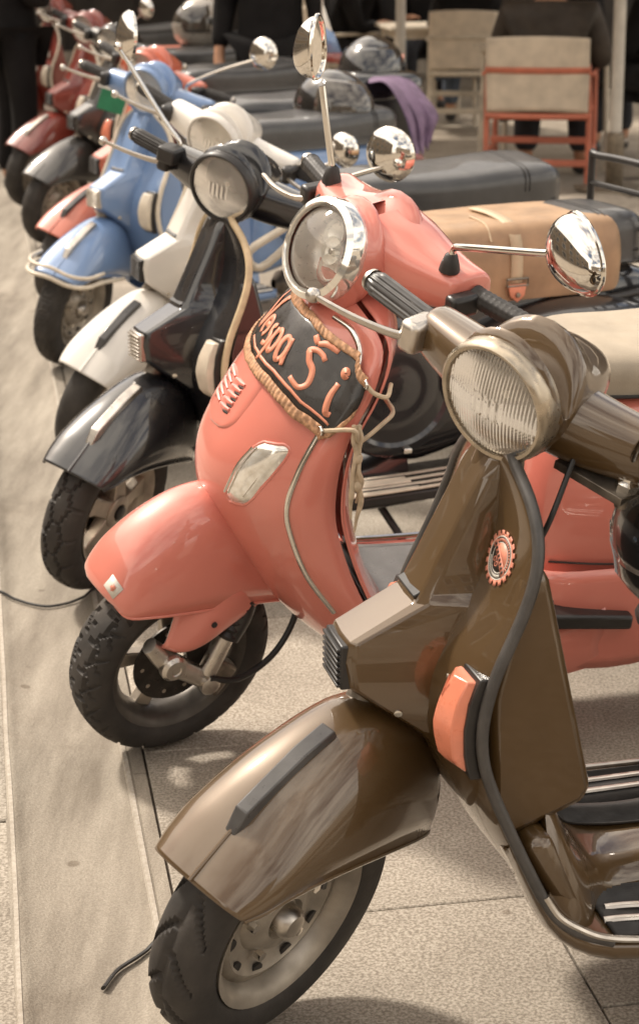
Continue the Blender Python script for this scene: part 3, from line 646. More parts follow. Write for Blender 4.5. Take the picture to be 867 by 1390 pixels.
def lx_scooter(name, label, pos, head, lean, steer, body, seat='vinyltan', near=False, groove=0, trim='chrome', far_mirrors=False):
    g = Rig(name, label, pos, head, lean, steer); A = g.add
    fc = A('front_cover', sheet([lx_row(i) for i in range(13)], 2, 4), body, smooth=60, solid=.004)
    bead = [(b[1] + .002, b[2], b[0]) for b in LX_B[2:11]]
    for sgn in (1, -1):
        pth = [(-.286, sgn * .10, .9215)] + [(a + .001, sgn * (b + .001), c) for a, b, c in bead]
        A('trim_bead', tube(pth, .0060, 10, 5), trim, parent=fc)
    # inner shield and knee box
    rows = []
    for i in range(13):
        z, x, y = LX_E[i]
        rows.append([(x - .012 - .055 * (1 - s * s) * min(1, (12 - i) / 5), y * s, z) for s in (-1, -.8, -.5, 0, .5, .8, 1)])
    A('inner_shield', sheet(rows, 2, 3), body, solid=.004)
    # clear indicators
    for sgn in (1, -1):
        rows = []; cc = []
        for u0, t0, t1 in [(5.12, 4.35, 5.2), (5.35, 4.0, 5.45), (5.9, 3.65, 5.35), (6.4, 3.4, 5.1), (6.85, 3.2, 4.75), (7.08, 3.4, 4.35)]:
            row = []
            for k in range(7):
                f = k / 6; t = sgn * (t0 + (t1 - t0) * f); bul = .010 * (1 - abs(2 * f - 1) ** 3) * (1 if 5.2 < u0 < 7.0 else .25)
                row.append(lx_pt(u0, t) + lx_normal(u0, t) * (.002 + bul))
            rows.append([tuple(q) for q in row])
        il = A('indicator_lamp', sheet(rows, 1, 4), 'lensfrost', smooth=70)
        lp = [rows[0][k] for k in range(7)] + [r[6] for r in rows[1:]] + [rows[-1][k] for k in range(5, -1, -1)] + [r[0] for r in rows[-2:0:-1]]
        A('lamp_frame', tube(lp, .0032, 8, 2, closed=True), body, parent=il)
        for k in range(6):
            f = (k + 1) / 7
            A('lens_rib', tube([tuple(Vector(r[0]) + (Vector(r[6]) - Vector(r[0])) * f + Vector((.011, 0, .003))) for r in rows[1:5]], .0022, 6, 3), 'chrome', parent=il)
    # horn tie vents, near side of the tie
    tie = []
    for u0, hw in ((1.2, 2.3), (2.2, 2.4), (3, 2.5), (4, 2.55), (4.6, 2.5), (4.9, 2.2), (5.05, 1.6), (5.12, .7)):
        tie.append([tuple(lx_pt(u0, hw * s) + lx_normal(u0, hw * s) * (.0060 * (1 - max(0, (abs(s) - .82) / .18) ** 2) * (1 if u0 < 5.1 else .2))) for s in (-1, -.95, -.88, -.75, -.4, 0, .4, .75, .88, .95, 1)])
    td = A('horn_tie', sheet(tie, 1, 5), body, parent=fc, smooth=50)
    for k in range(5):
        u0 = 4.08 + .145 * k
        for sgn in (1, -1):
            q0 = [lx_pt(u0, sgn * q) + lx_normal(u0, sgn * q) * .0068 for q in (.10, .45, .9, 1.30)]
            A('vent_louvre', tube([tuple(q) for q in q0], [.003, .0052, .0052, .003], 8, 3), body, parent=td)
            q1 = [lx_pt(u0 + .072, sgn * q) + lx_normal(u0 + .072, sgn * q) * .0060 for q in (.70, .95, 1.30)]
            A('vent_slot_shade', tube([tuple(q) for q in q1], [.0012, .0026, .0018], 8, 3), 'plastic', parent=td)  # dark strip draws the shade in the slot below each louvre
    # floor
    rows = []
    for x, z in [(-.33, .330), (-.40, .302), (-.50, .298), (-.62, .298), (-.70, .315), (-.74, .36)]:
        rows.append([(x, .225 * s, z - .006 * abs(s) ** 4) for s in (-1, -.9, -.5, 0, .5, .9, 1)])
    A('floor', sheet(rows, 2, 3), body, solid=.006)
    for sgn in (1, -1):
        rows = []
        for x, zt, zb in [(-.30, .345, .275), (-.36, .31, .235), (-.45, .298, .205), (-.60, .298, .20), (-.72, .32, .20), (-.80, .36, .215)]:
            rows.append([(x, sgn * .222, zt), (x, sgn * .232, zt - .02), (x, sgn * .226, (zt + zb) / 2), (x, sgn * .205, zb), (x, sgn * .10, zb - .012), (x, 0, zb - .015)])
        A('floor_side', sheet(rows, 2, 3), body, solid=.004)
        A('floor_rail', tube([(-.37, sgn * .226, .312), (-.45, sgn * .230, .304), (-.60, sgn * .230, .304), (-.70, sgn * .228, .318)], .006, 8, 4), trim)
    A('floor_mat', sheet([[(x, .19 * s, z + .008 + .002 * (k % 2)) for k, s in enumerate([-1 + q / 10 for q in range(21)])] for x, z in [(-.37, .318), (-.42, .303), (-.50, .299), (-.62, .299), (-.69, .312)]], 1, 3), 'greyplastic', solid=.004)
    # rear body
    secs = []
    for x, zb, zt, hw in [(-.665, .33, .56, .10), (-.69, .30, .66, .155), (-.75, .27, .735, .185), (-.90, .26, .76, .22), (-1.10, .29, .76, .235), (-1.30, .36, .75, .215), (-1.48, .44, .72, .15), (-1.58, .50, .68, .08)]:
        secs.append([(x, hw * c_, zb + (zt - zb) * s_) for c_, s_ in ((0, 0), (-.6, .02), (-.92, .18), (-1, .45), (-.93, .72), (-.72, .93), (-.35, 1), (0, 1), (.35, 1), (.72, .93), (.93, .72), (1, .45), (.92, .18), (.6, .02))])
    rb = A('rear_body', sheet(secs, 2, 5, closed_u=True, cap0=True, cap1=True), body)
    for sgn in (1, -1):
        A('panel_seam', tube([(-.70, sgn * .168, .43), (-.80, sgn * .206, .435), (-.95, sgn * .2335, .44), (-1.15, sgn * .2385, .45)], .0022, 6, 4), 'plastic', parent=rb)
        fp = A('footrest', box((-.765, sgn * .222, .338), (.165, .070, .030), Matrix.Rotation(R(-6), 3, 'Y')), 'plastic', bevel=.007)
        A('lower_panel', sheet([[(x, sgn * (.150 + wd + .012 * math.sin(PI * k / 4)), zt - (zt - zb) * k / 4) for k in range(5)] for x, zt, zb, wd in [(-.665, .42, .25, .02), (-.72, .425, .225, .055), (-.82, .43, .215, .068), (-.95, .43, .24, .075), (-1.05, .43, .30, .07)]], 2, 3), body, solid=.004)
    secs = []
    for x, hw, zt in [(-.68, .06, .79), (-.705, .10, .812), (-.78, .135, .828), (-.92, .150, .825), (-1.05, .150, .835), (-1.2, .150, .855), (-1.36, .135, .858), (-1.44, .10, .84)]:
        secs.append([(x, hw * c_, .742 + (zt - .742) * s_) for c_, s_ in ((0, 0), (-.9, 0), (-1, .2), (-1, .6), (-.9, .87), (-.65, .98), (-.3, 1.), (.3, 1.), (.65, .98), (.9, .87), (1, .6), (1, .2), (.9, 0))])
    se = A('seat', sheet(secs, 2, 5, closed_u=True, cap0=True, cap1=True), seat)
    A('seat_piping', tube([(-.69, .085, .75), (-.78, .137, .75), (-.92, .152, .75), (-1.2, .153, .75), (-1.40, .12, .75)], .004, 8, 4), 'plastic', parent=se)
    wheel(g, (-1.27, 0, .212), 'lx', False, 'rear_wheel')
    A('stand', tube([(-.62, .12, .22), (-.66, .20, .11), (-.69, .25, .012 + .25 * math.sin(lean)), (-.72, .255, .010 + .25 * math.sin(lean))], .010, 10, 4), 'plastic')
    A('silencer', lathe([(0, .02), (.03, .055), (.30, .06), (.36, .03), (.36, 0)], (-1.0, -.17, .24), (-1, 0, .1), 20), 'plastic')
    # fork, left of the wheel, with damper and brake hose
    A('fork_arm', tube([(-.23, 0, .60), (-.15, .05, .44), (-.11, .080, .33), (-.085, .083, .275)], [.026, .026, .022, .018], 14, 4), 'plastic', True)
    ln = A('fork_link', tube([(.088, .074, .312), (.049, .078, .262), (0, .080, .220), (-.038, .078, .186)], [.017, .024, .021, .020], 16, 4, flat=.85), 'alu', True)
    A('link_bolt', lathe([(0, .027), (.012, .027), (.019, .021), (.020, .012), (.018, .010), (.018, 0)], (.048, .092, .262), (0, 1, 0), 22), 'alu', True, ln)
    A('link_bolt', lathe([(0, .021), (.010, .021), (.014, .015), (.014, 0)], (-.038, .092, .186), (0, 1, 0), 18), 'alu', True, ln)
    dm = A('damper', lathe([(-.012, .012), (-.008, .019), (.075, .019), (.078, .011), (.21, .011)], (-.042, .080, .212), (-.46, -.03, .88), 20), 'alu', True)
    A('damper_boot', lathe([(.075 + .008 * k, .025 if k % 2 else .020) for k in range(13)], (-.042, .080, .212), (-.46, -.03, .88), 18), 'plastic', True, dm)
    A('brake_caliper', box((-.085, .035, .150), (.06, .04, .075), Matrix.Rotation(R(-40), 3, 'Y')), 'dullmetal', True, bevel=.008)
    A('brake_hose', tube([(-.035, .10, .205), (-.10, .10, .18), (-.18, .09, .20), (-.235, .075, .26), (-.248, .06, .34), (-.24, .03, .42)], .0065, 8, 6), 'cable', True)
    A('fork_shroud', sheet([[(.030, .070, .410), (-.03, .088, .408), (-.09, .095, .398), (-.165, .082, .375)], [(.045, .082, .362), (-.01, .101, .357), (-.065, .102, .353), (-.135, .092, .350)], [(.062, .088, .320), (.025, .104, .307), (-.02, .104, .308), (-.090, .096, .330)], [(.066, .078, .305), (.03, .092, .290), (-.02, .092, .293), (-.092, .084, .322)]], 4, 4), body, True, solid=.006)
    A('shroud_screw', lathe([(0, .006), (.003, .006), (.004, 0)], (-.030, .108, .345), (0, 1, 0), 10), 'plastic', True)
    wheel(g, (-.004, 0, .205), 'lx', True, groove=groove, R0=.172, tw=.052, ro=.142, tb=.035)
    fe = A('mudguard', fender_geo(LX_FENDER, 2.3), body, True, solid=.005, smooth=60)
    A('mudguard_lip', tube([(ex, hw, ez) for cx, cz, ex, ez, hw in LX_FENDER], .004, 8, 4), body, True, fe)
    if near:
        st = [(.159, .026, .4420), (.155, .056, .4290), (.139, .064, .4520), (.144, .032, .4660)]
        A('paper_sticker', ([Vector(q) + Vector((.004, .001, .005)) for q in st], [(0, 1, 2, 3)]), 'decalwhite', True, fe, solid=.0008)
        A('sticker_mark', ([Vector(q) * 1 + Vector((.0052, .0012, .0065)) for q in [(.1525, .040, .4450), (.1515, .050, .4400), (.1460, .052, .4480), (.1470, .042, .4530)]], [(0, 1, 2, 3)]), 'decalcoral', True, fe, solid=.0006)
    # handlebar cover
    n = 26; hc_, tl = Vector((-.264, 0, 1.035)), .416; nn = Vector((math.cos(tl), 0, math.sin(tl))); vv = nn.cross(Vector((0, 1, 0)))
    secs = []
    for k, off in ((.091, -.004), (.096, -.03), (.098, -.06)):
        secs.append([tuple(hc_ + nn * off + Vector((0, 1, 0)) * k * math.cos(a) - vv * k * math.sin(a)) for a in (2 * PI * q / n for q in range(n))])
    for x, hw, z0, z1 in [(-.385, .100, .915, 1.105), (-.43, .090, .925, 1.080), (-.47, .070, .945, 1.050), (-.50, .04, .97, 1.02)]:
        secs.append([(x - .03 * math.sin(a), hw * math.cos(a), (z0 + z1) / 2 + (z1 - z0) / 2 * math.sin(a)) for a in (2 * PI * q / n for q in range(n))])
    hs = A('handlebar_cover', sheet(secs, 1, 4, closed_u=True, cap1=True), body, True, smooth=60)
    for sgn in (1, -1):
        secs = []
        for y, x, z, rx, rz in [(.02, -.40, 1.015, .085, .080), (.07, -.405, 1.015, .080, .070), (.12, -.413, 1.016, .068, .055), (.17, -.424, 1.018, .055, .044), (.212, -.434, 1.020, .046, .037), (.222, -.436, 1.020, .038, .031)]:
            secs.append([(x + rx * math.copysign(abs(math.cos(a)) ** .7, math.cos(a)), sgn * y, z + rz * math.copysign(abs(math.sin(a)) ** .7, math.sin(a))) for a in (2 * PI * q / 20 for q in range(20))])
        A('bar_arm', sheet(secs, 1, 3, closed_u=True, cap1=True), body, True, hs, smooth=60)
        A('grip', grip_geo((-.438, sgn * .222, 1.018), (-.466, sgn * .352, 1.014), .0185, 10, True), 'rubber', True)
        A('bar_end', lathe([(0, .014), (.014, .014), (.018, .008), (.018, 0)], (-.467, sgn * .354, 1.014), (-.2, sgn, 0), 16), 'alu', True)
        A('mirror_boot', lathe([(0, .019), (.012, .017), (.03, .011), (.034, .006)], (-.405, sgn * .188, 1.056), (0, 0, 1), 18), 'rubber', True)
        pc = A('lever_perch', box((-.405, sgn * .235, 1.012), (.06, .03, .04)), 'plastic', True, bevel=.008)
        A('lever', tube([(-.385, sgn * .232, 1.005), (-.368, sgn * .26, 1.0), (-.362, sgn * .31, .998), (-.37, sgn * .365, .998)], [.010, .008, .0075, .0065], 10, 5, flat=.7), 'alu', True, pc)
    A('headset_screw', lathe([(0, .006), (.003, .006), (.003, 0)], (-.33, -.12, 1.07), (.5, -.5, .7), 10), 'plastic', True, hs)
    A('column_neck', tube([(-.335, 0, .99), (-.33, 0, .90)], [.06, .075], 20), body, True, hs)
    headlamp(g, hc_, tl, .088, 'lx', 'lensring')
    return g
m, p, t = _pr('frosted_clear_plastic'); p.inputs['Base Color'].default_value = (.74, .70, .62, 1); p.inputs['Roughness'].default_value = .12; p.inputs['Metallic'].default_value = .55; p.inputs['Coat Weight'].default_value = 1.
r_ = noise_ramp(t, 60., .35, .65, (.70, .66, .58), (.92, .90, .84)); t.links.new(r_.outputs['Color'], p.inputs['Base Color']); M['lensfrost'] = m
m, p, t = _pr('thick_clear_plastic_ring'); p.inputs['Base Color'].default_value = (.80, .77, .70, 1); p.inputs['Roughness'].default_value = .05; p.inputs['Metallic'].default_value = .7; p.inputs['Coat Weight'].default_value = 1.; M['lensring'] = m
M['ventdark'] = mat('shadowed_vent', (.30, .07, .045), .5)

# ------------------------------------------------------------------ pixel of the photograph -> direction, point at a chosen depth
_cm = cam.matrix_world.copy()
def pdir(px, py): return (_cm.to_3x3() @ Vector(((px - 433.5) / CAM_F, -(py - 650) / CAM_F, -1))).normalized()
def at(px, py, Y):
    d = pdir(px, py); return Vector((0, 0, CAM_H)) + d * (Y / d.y)
def onground(px, py, z=0.):
    d = pdir(px, py); return Vector((0, 0, CAM_H)) + d * ((z - CAM_H) / d.z)

# ------------------------------------------------------------------ ground
GD = Vector((-.176, 1, 0)).normalized(); GN = Vector((GD.y, -GD.x, 0)); C0 = Vector((.2505, 0, 0)).dot(GN)
def cs(c, s, z=0.): return GN * c + GD * s + Vector((0, 0, z))
for c0, c1 in ((C0 - .012, 150), (-150, C0 - .262)):
    gr = obj('ground', grid([[tuple(cs(c0 + (c1 - c0) * i / 4, -150 + 40 * j, -.014)) for i in range(5)] for j in range(9)]), 'ground'); tag(gr, kind='structure')
pv = obj('pavement', grid([[tuple(cs(c, s, -.009)) for c in (C0 - .004, C0 + 4.2)] for s in (.9, 6, 11.2)]), 'dirt'); tag(pv, kind='structure')
pv2 = obj('pavement', grid([[tuple(cs(c, s, -.009)) for c in (C0 - 1.6, C0 - .262)] for s in (.9, 6, 11.2)]), 'dirt'); tag(pv2, kind='structure')
def slab(c0, c1, s0, s1, parent):
    q = .0022; dz = random.uniform(-.0012, .0012); tl = random.uniform(-.0008, .0008)
    b = [cs(c0 + q, s0 + q), cs(c1 - q, s0 + q), cs(c1 - q, s1 - q), cs(c0 + q, s1 - q)]
    V = [p + Vector((0, 0, -.03)) for p in b] + [p + Vector((0, 0, -.002 + dz)) for p in b]
    m_ = sum(b, Vector()) / 4
    V += [m_ + (p - m_) * .992 + Vector((0, 0, dz + tl * (1 if k in (0, 1) else -1))) for k, p in enumerate(b)]
    F = [(4 + k, 4 + (k + 1) % 4, 8 + (k + 1) % 4, 8 + k) for k in range(4)] + [(k, (k + 1) % 4, 4 + (k + 1) % 4, 4 + k) for k in range(4)] + [(8, 9, 10, 11)]
    return obj('paving_slab', (V, F), 'slab', parent, smooth=20)
SL = .69
for k in range(7):
    off = 2.744 + (0 if k % 2 == 0 else SL * .5)
    for j in range(-2, 12): slab(C0 + .6 * k, C0 + .6 * (k + 1), off + SL * j, off + SL * (j + 1), pv)
for k in range(2):
    for j in range(-2, 12): slab(C0 - .2665 - .6 * (k + 1), C0 - .2665 - .6 * k, 2.5 + SL * (j + .4 * k), 2.5 + SL * (j + 1 + .4 * k), pv2)
prof = [(-.272, -.001), (-.262, .000), (-.252, -.003), (-.235, -.012), (-.20, -.019), (-.15, -.022), (-.10, -.020), (-.060, -.013), (-.046, -.004), (-.036, .000), (-.026, -.002)]
rows = []
for j in range(260):
    s = (-1.5 + j * .12) if j < 150 else 16.5 + (j - 150) * 1.2
    rows.append([tuple(cs(C0 + c + .004 * mnoise.noise((s * .9, c * 9, 0)), s, z + .0022 * mnoise.noise((s * 2.5, c * 14, 3)))) for c, z in crom(prof, 3)])
tag(obj('gutter', grid(rows), 'gutter', smooth=180), kind='structure')
for nm, c0, c1, z in (('gutter_edge', -.044, -.030, .0025), ('gutter_edge', -.270, -.257, .0025)):
    rows = []
    for j in range(220):
        s = .9 + j * .13; wv = .003 * mnoise.noise((s * 3, c0, 0))
        rows.append([tuple(cs(C0 + c0 + wv, s, -.004)), tuple(cs(C0 + c0 + .003 + wv, s, z)), tuple(cs(C0 + c1 - .003 + wv, s, z)), tuple(cs(C0 + c1 + wv, s, -.004))])
    tag(obj(nm, grid(rows), 'gutteredge'), kind='structure')
for j in range(14):
    s0 = 1.3 + j * 1.02
    b = [cs(C0 + c, s, z) for z in (-.02, .0005) for c, s in ((-.028, s0 + .003), (-.0035, s0 + .003), (-.0035, s0 + 1.017), (-.028, s0 + 1.017))]
    obj('kerb_stone', (b, [(4, 5, 6, 7), (0, 1, 5, 4), (1, 2, 6, 5), (2, 3, 7, 6), (3, 0, 4, 7)]), 'gutter', pv, smooth=20)
def gz(p, r):
    c = p.dot(GN) - C0
    if c <= prof[0][0] or c >= prof[-1][0]: z = .0
    else: z = next(z0 + (z1 - z0) * (c - a0) / (a1 - a0) for (a0, z0), (a1, z1) in zip(prof, prof[1:]) if a0 <= c <= a1)
    return Vector((p.x, p.y, z + r + .003))
def lay(pts, r): return [tuple(gz(onground(x, y), r)) for x, y in crom(pts, 6)]
tag(obj('cable', tube(lay(((-20, 803), (0, 806), (30, 811), (62, 815), (95, 811), (125, 803), (150, 795)), .0035), .0035, 8), 'cable'), 'thin dark cable lying across the gutter beside black scooter wheel', 'cable')
tag(obj('strap', tube(lay(((140, 1330), (160, 1306), (185, 1293), (215, 1279), (240, 1276), (262, 1282)), .004), .0055, 8, flat=.6), 'cable'), 'dark strap lying on paving at the brown scooter wheel', 'strap')

# ------------------------------------------------------------------ buildings round the square
def facade(name, label, origin, along, nrm, length, height, storeys, bays, wallm, shop=False):
    o = empty(name, origin, (0, 0, math.atan2(along[1], along[0])), label, 'building')
    obj('wall', box((length / 2, 1.0, height / 2), (length, 2.0, height)), wallm, o)
    obj('roof_cornice', box((length / 2, .85, height + .12), (length + .6, 2.4, .24)), wallm, o, bevel=.04)
    bw = length / bays; sh = height / storeys
    for j in range(storeys):
        for i in range(bays):
            x = bw * (i + .5); z = sh * j + sh * .55; ww, hh = bw * .42, sh * .58
            wn = obj('window', box((x, -.02, z), (ww + .24, .08, hh + .24)), 'pole', o, bevel=.01)
            for sx in (-1, 1):
                for sz in (-1, 1): obj('pane', box((x + sx * ww * .245, -.066, z + sz * hh * .245), (ww * .46, .012, hh * .46)), 'windowdark', wn)
            obj('sill', box((x, -.12, z - hh / 2 - .16), (ww + .4, .25, .08)), 'stone', wn, bevel=.01)
    return o
facade('town_house', 'ochre plastered house mirrored in the brown mudguard', (-14, -14, -.1), (0, 1), 0, 46, 8.5, 3, 12, 'wallplaster')
facade('town_house', 'long plastered house across the square behind the photographer', (16, -22, -.1), (-1, 0), 0, 30, 7.5, 2, 8, 'wallplaster')
cf = empty('cafe_building', (-9, 19.5, 0), (0, 0, 0), 'dark timber cafe front behind the seated guests', 'building')
obj('wall', box((14, 1, 2.6), (28, 2, 5.2)), 'wallshade', cf)
for i in range(40): obj('panel', box((.6 + i * .7, -.02, 1.45), (.62, .05, 2.6)), 'wallshade', cf, bevel=.015)
obj('plinth', box((14, -.06, .12), (28, .14, .26)), 'stone', cf, bevel=.01)
for x0 in (3.5, 14.5): obj('shade_awning', prism([(0, 0), (0, .1), (-2.6, -.7), (-2.6, -.78)], 0, 9) if False else ([Vector((x0 + a, b, 3.2 + c)) for a in (0, 9) for b, c in ((0, 0), (0, .08), (-2.6, -.6), (-2.6, -.7))], [(0, 1, 2, 3), (4, 5, 6, 7), (0, 1, 5, 4), (1, 2, 6, 5), (2, 3, 7, 6), (3, 0, 4, 7)]), 'parasol', cf)  # awnings above the view, added to shade the cafe front

# ------------------------------------------------------------------ the parked row
brown = px_scooter('classic_scooter', 'glossy brown metallic scooter with round gear badge on its leg shield', (-.076, 2.439), 3.404, .059, .616, 'brown', seat='vinylblack', bead='beadgrey', groove=4, near=True, ring='ringmetal')
coral = lx_scooter('modern_scooter', 'salmon coral scooter with black lettered banner and tan seat', (-.302, 3.458), 3.368, .148, .391, 'coral', near=True, groove=1)
black = px_scooter('classic_scooter', 'glossy black scooter with cream edge trim and black luggage rack', (-.515, 4.356), 3.566, .01, .70, 'black', seat='vinylblack', bead='cream', crest='alu', wheelstyle='spoke', indicator='creamplastic', groove=2, grille='alu', ring='plastic', strip='creamplastic')
white = px_scooter('classic_scooter', 'white scooter with grey mudguard crest and black seat', (-.634, 5.461), 3.569, .122, .706, 'white', bead='creamplastic', crest='greyplastic', indicator='creamplastic')
blue = px_scooter('classic_scooter', 'light blue scooter with pale mudguard bumper bars', (-.889, 6.763), 3.82, .048, .503, 'blue', bead='creamplastic', crest='alu', indicator='creamplastic', fender_bar='creamplastic', groove=3, grille='alu')
orange = px_scooter('classic_scooter', 'orange red scooter tucked behind the light blue scooter', (-1.006, 7.735), 3.664, .093, .492, 'orange', bead='creamplastic', crest='greyplastic')

# ------------------------------------------------------------------ details of single scooters
B = brown.add
# round gear badge on the leg shield, built up from thin layers
def badge_pt(a, r, off): return shield_pt(.091 + r * math.cos(a) * 1.05, .767 + r * math.sin(a), off)
def badge_layer(rf0, rf1, off, n=160, a0=0., a1=2 * PI):
    rows = [[badge_pt(a0 + (a1 - a0) * k / n, (rf(a0 + (a1 - a0) * k / n) if callable(rf) else rf), off) for k in range(n + 1)] for rf in (rf0, rf1)]
    return grid(rows)
TO = .0035
gear = lambda a: .0365 if (a * 18 / (2 * PI)) % 1 < .55 else .0315
bd = B('gear_badge', badge_layer(.0285, gear, TO + .0010, 360), 'decalcoral', solid=.0006)
B('badge_rim', badge_layer(.0275, .0290, TO + .0014), 'decalwhite', parent=bd, solid=.0005)
B('badge_ring', badge_layer(.0200, .0276, TO + .0011), 'decaldark', parent=bd, solid=.0005)
B('badge_ring_line', badge_layer(.0194, .0205, TO + .0014), 'decalwhite', parent=bd, solid=.0005)
tl_ = R(-38)
def half(a0, a1, r, off, m, nm):
    c = badge_pt(0, 0, off); pts = [badge_pt(a0 + (a1 - a0) * k / 40, r, off) for k in range(41)]
    B(nm, ([c] + pts, [(0, k, k + 1) for k in range(1, 41)]), m, parent=bd, solid=.0005)
half(tl_, tl_ + PI, .0196, TO + .0012, 'decalcoral', 'badge_disc'); half(tl_ + PI, tl_ + 2 * PI, .0196, TO + .0012, 'decaldark', 'badge_disc')
def bp(x, y, off):   # badge plane coordinates turned by the band angle
    c_, s_ = math.cos(tl_), math.sin(tl_); return shield_pt(.091 + (x * c_ - y * s_) * 1.05, .767 + x * s_ + y * c_, off)
B('badge_band', grid([[bp(x, y, TO + .0018) for x in (-.0275, -.014, 0, .014, .0275)] for y in (-.0045, .0045)]), 'decalcoral', parent=bd, solid=.0005)
for k in range(8):
    x = -.022 + k * .0063; B('badge_mark', ([bp(x + a, b, TO + .0024) for a, b in ((-.0018, -.0024), (.0018, -.0024), (.0018, .0024), (-.0018, .0024))], [(0, 1, 2, 3)]), 'decaldark', parent=bd, solid=.0003)
def ring_marks(a0, a1, n, m):
    for k in range(n):
        a = a0 + (a1 - a0) * (k + .5) / n; da = (a1 - a0) / n * .32
        B('badge_letter', ([badge_pt(a - da, .0222, TO + .0017), badge_pt(a + da, .0222, TO + .0017), badge_pt(a + da, .0258, TO + .0017), badge_pt(a - da, .0258, TO + .0017)], [(0, 1, 2, 3)]), m, parent=bd, solid=.0003)
ring_marks(R(160), R(-25), 20, 'decalcoral'); ring_marks(R(-170), R(-55), 18, 'decalwhite')
for x, y in ((-.005, -.010), (.003, -.010)):
    B('badge_mark', tube([bp(x + .0028 * math.cos(t), y + .0036 * math.sin(t), TO + .0020) for t in [2 * PI * k / 12 for k in range(12)]], .0007, 6, closed=True), 'decalcoral', parent=bd)
# bracket and mirror stem under the left bar
mb = B('mirror_bracket', grid([[Vector((x, y, z)) for y in (.070, .11, .150, .182)] for x, z in ((-.345, .899), (-.395, .899), (-.395, .888), (-.345, .888))], closed_v=True), 'dullmetal', True, bevel=.003, solid=.002)
B('bracket_nut', lathe([(0, .016), (.014, .016), (.018, .010), (.03, .009)], (-.372, .168, .897), (.05, .1, 1), 6), 'chrome', True, mb)
B('bracket_bolt', lathe([(0, .010), (.020, .009), (.022, 0)], (-.372, .168, .890), (0, 0, -1), 10), 'dullmetal', True, mb)
round_mirror(brown, [(-.372, .168, .90), (-.366, .172, .94), (-.352, .185, .99), (-.345, .24, 1.10), (-.35, .275, 1.16)], (-.368, .30, 1.20), (-1, -.1, .05), .058)
# cable at the head
B('control_cable', tube([(-.34, .10, .92), (-.28, .12, .84), (-.29, .09, .76), (-.31, .05, .70)], .004, 8, 5), 'cable', True)

# coral scooter: banner, ruffled edges, cords, mirrors
A = coral.add
UT = [(-6.5, 1.1), (-.6, 1.40), (1.5, 1.52), (3.4, 1.78), (5, 2.32), (6, 2.92), (7.6, 3.70)]; UB = [(-6.5, 3.3), (.6, 3.55), (2.8, 3.80), (4.2, 4.10), (5.4, 4.45), (6.3, 4.80), (6.9, 4.75), (7.6, 4.25)]
def lerp_tab(T, t):
    for (a, p_), (b, q_) in zip(T, T[1:]):
        if t <= b: return p_ + (q_ - p_) * max(0, t - a) / (b - a)
    return T[-1][1]
def uband(t): return lerp_tab(UT, t), lerp_tab(UB, t)
def bpt(t, b, off=.007):
    u0, u1 = uband(t); u = u0 + (u1 - u0) * b
    return lx_pt(u, t) + lx_normal(u, t) * off
ts = [-6.5 + .25 * k for k in range(57)]
bn = A('lettered_banner', grid([[bpt(t, b, .0105 + .0007 * math.sin(t * 2.3 + b * 5)) for b in [k / 8 for k in range(9)]] for t in ts]), 'banner', solid=.0015, smooth=60)
for b0 in (0, 1):
    rows = []
    for k in range(260):
        t = -6.5 + 14.0 * k / 259
        c = bpt(t, b0, .0125); e = bpt(t, b0 + (.10 if b0 == 0 else -.10), .0125) ; w_ = (c - e).normalized(); wob = .0011 * math.sin(k * 1.3)
        rows.append([c + w_ * (s * .0095) + lx_normal(3, t) * (wob * (1 if q % 2 else .6) + .0012 * (1 - s * s)) for q, s in enumerate((-1, -.5, 0, .5, 1))])
    A('ruffled_edge', grid(rows), 'ruffle', parent=bn, solid=.002)
# hand-lettered words as raised strokes; (a along, b across) in letter boxes
def arc(cx, cy, rx, ry, a0, a1, n=12): return [(cx + rx * math.cos(R(a0 + (a1 - a0) * k / n)), cy + ry * math.sin(R(a0 + (a1 - a0) * k / n))) for k in range(n + 1)]
LET = [  # coordinates: a in 0..10 over the band, b 0 top .. 1 bottom
    [(.35, .10), (.65, .30), (1.15, .86), (1.30, .60), (1.75, .10), (2.0, .05)],
    arc(2.15, .66, .36, .17, 60, -250), [(1.80, .66), (2.45, .60)],
    [(3.35, .48), (3.0, .52), (3.05, .62), (3.30, .70), (3.30, .82), (2.85, .84)],
    [(3.72, .46), (3.66, .70), (3.58, 1.02)], arc(4.05, .65, .33, .18, 200, 560),
    arc(5.05, .65, .34, .18, 0, 360), [(5.42, .44), (5.40, .70), (5.60, .84)],
    [(7.62, .38), (7.15, .33), (6.72, .42), (6.90, .53), (7.32, .58), (7.42, .74), (7.05, .86), (6.45, .84)],
    [(6.80, .10), (7.05, .22)], [(7.05, .22), (7.55, .10), (7.95, .12)],
    [(8.35, .44), (8.28, .66), (8.40, .84), (8.62, .82)], arc(8.42, .27, .07, .04, 0, 360, 8),
    [(1.6, .95), (3.4, .955), (5.4, .95), (7.2, .945), (9.0, .93)],
]
def lt(a, b): return -2.75 + a * 1.02, .06 + b * .86
for k, st in enumerate(LET):
    pts = crom(st, 5) if len(st) > 2 else crom(st, 4)
    P_ = [bpt(*lt(a, b), .0124) for a, b in pts]; wd = [.0062 * (.70 + .30 * math.sin(PI * min(1, max(.12, q / (len(P_) - 1))))) for q in range(len(P_))]
    if k == len(LET) - 1: wd = [q * .5 for q in wd]
    rows = []
    for i, p0 in enumerate(P_):
        tg = (P_[min(i + 1, len(P_) - 1)] - P_[max(i - 1, 0)]); tg = tg.normalized() if tg.length > 1e-9 else Vector((0, 0, 1)); n0 = lx_normal(3, lt(*pts[i])[0]); sd_ = tg.cross(n0).normalized()
        rows.append([p0 - sd_ * wd[i], p0 + sd_ * wd[i]])
    A('letter_stroke', grid(rows), 'bannertext', parent=bn, solid=.0003)
e1, e2 = bpt(7.5, .06, .014), bpt(6.15, .97, .014)
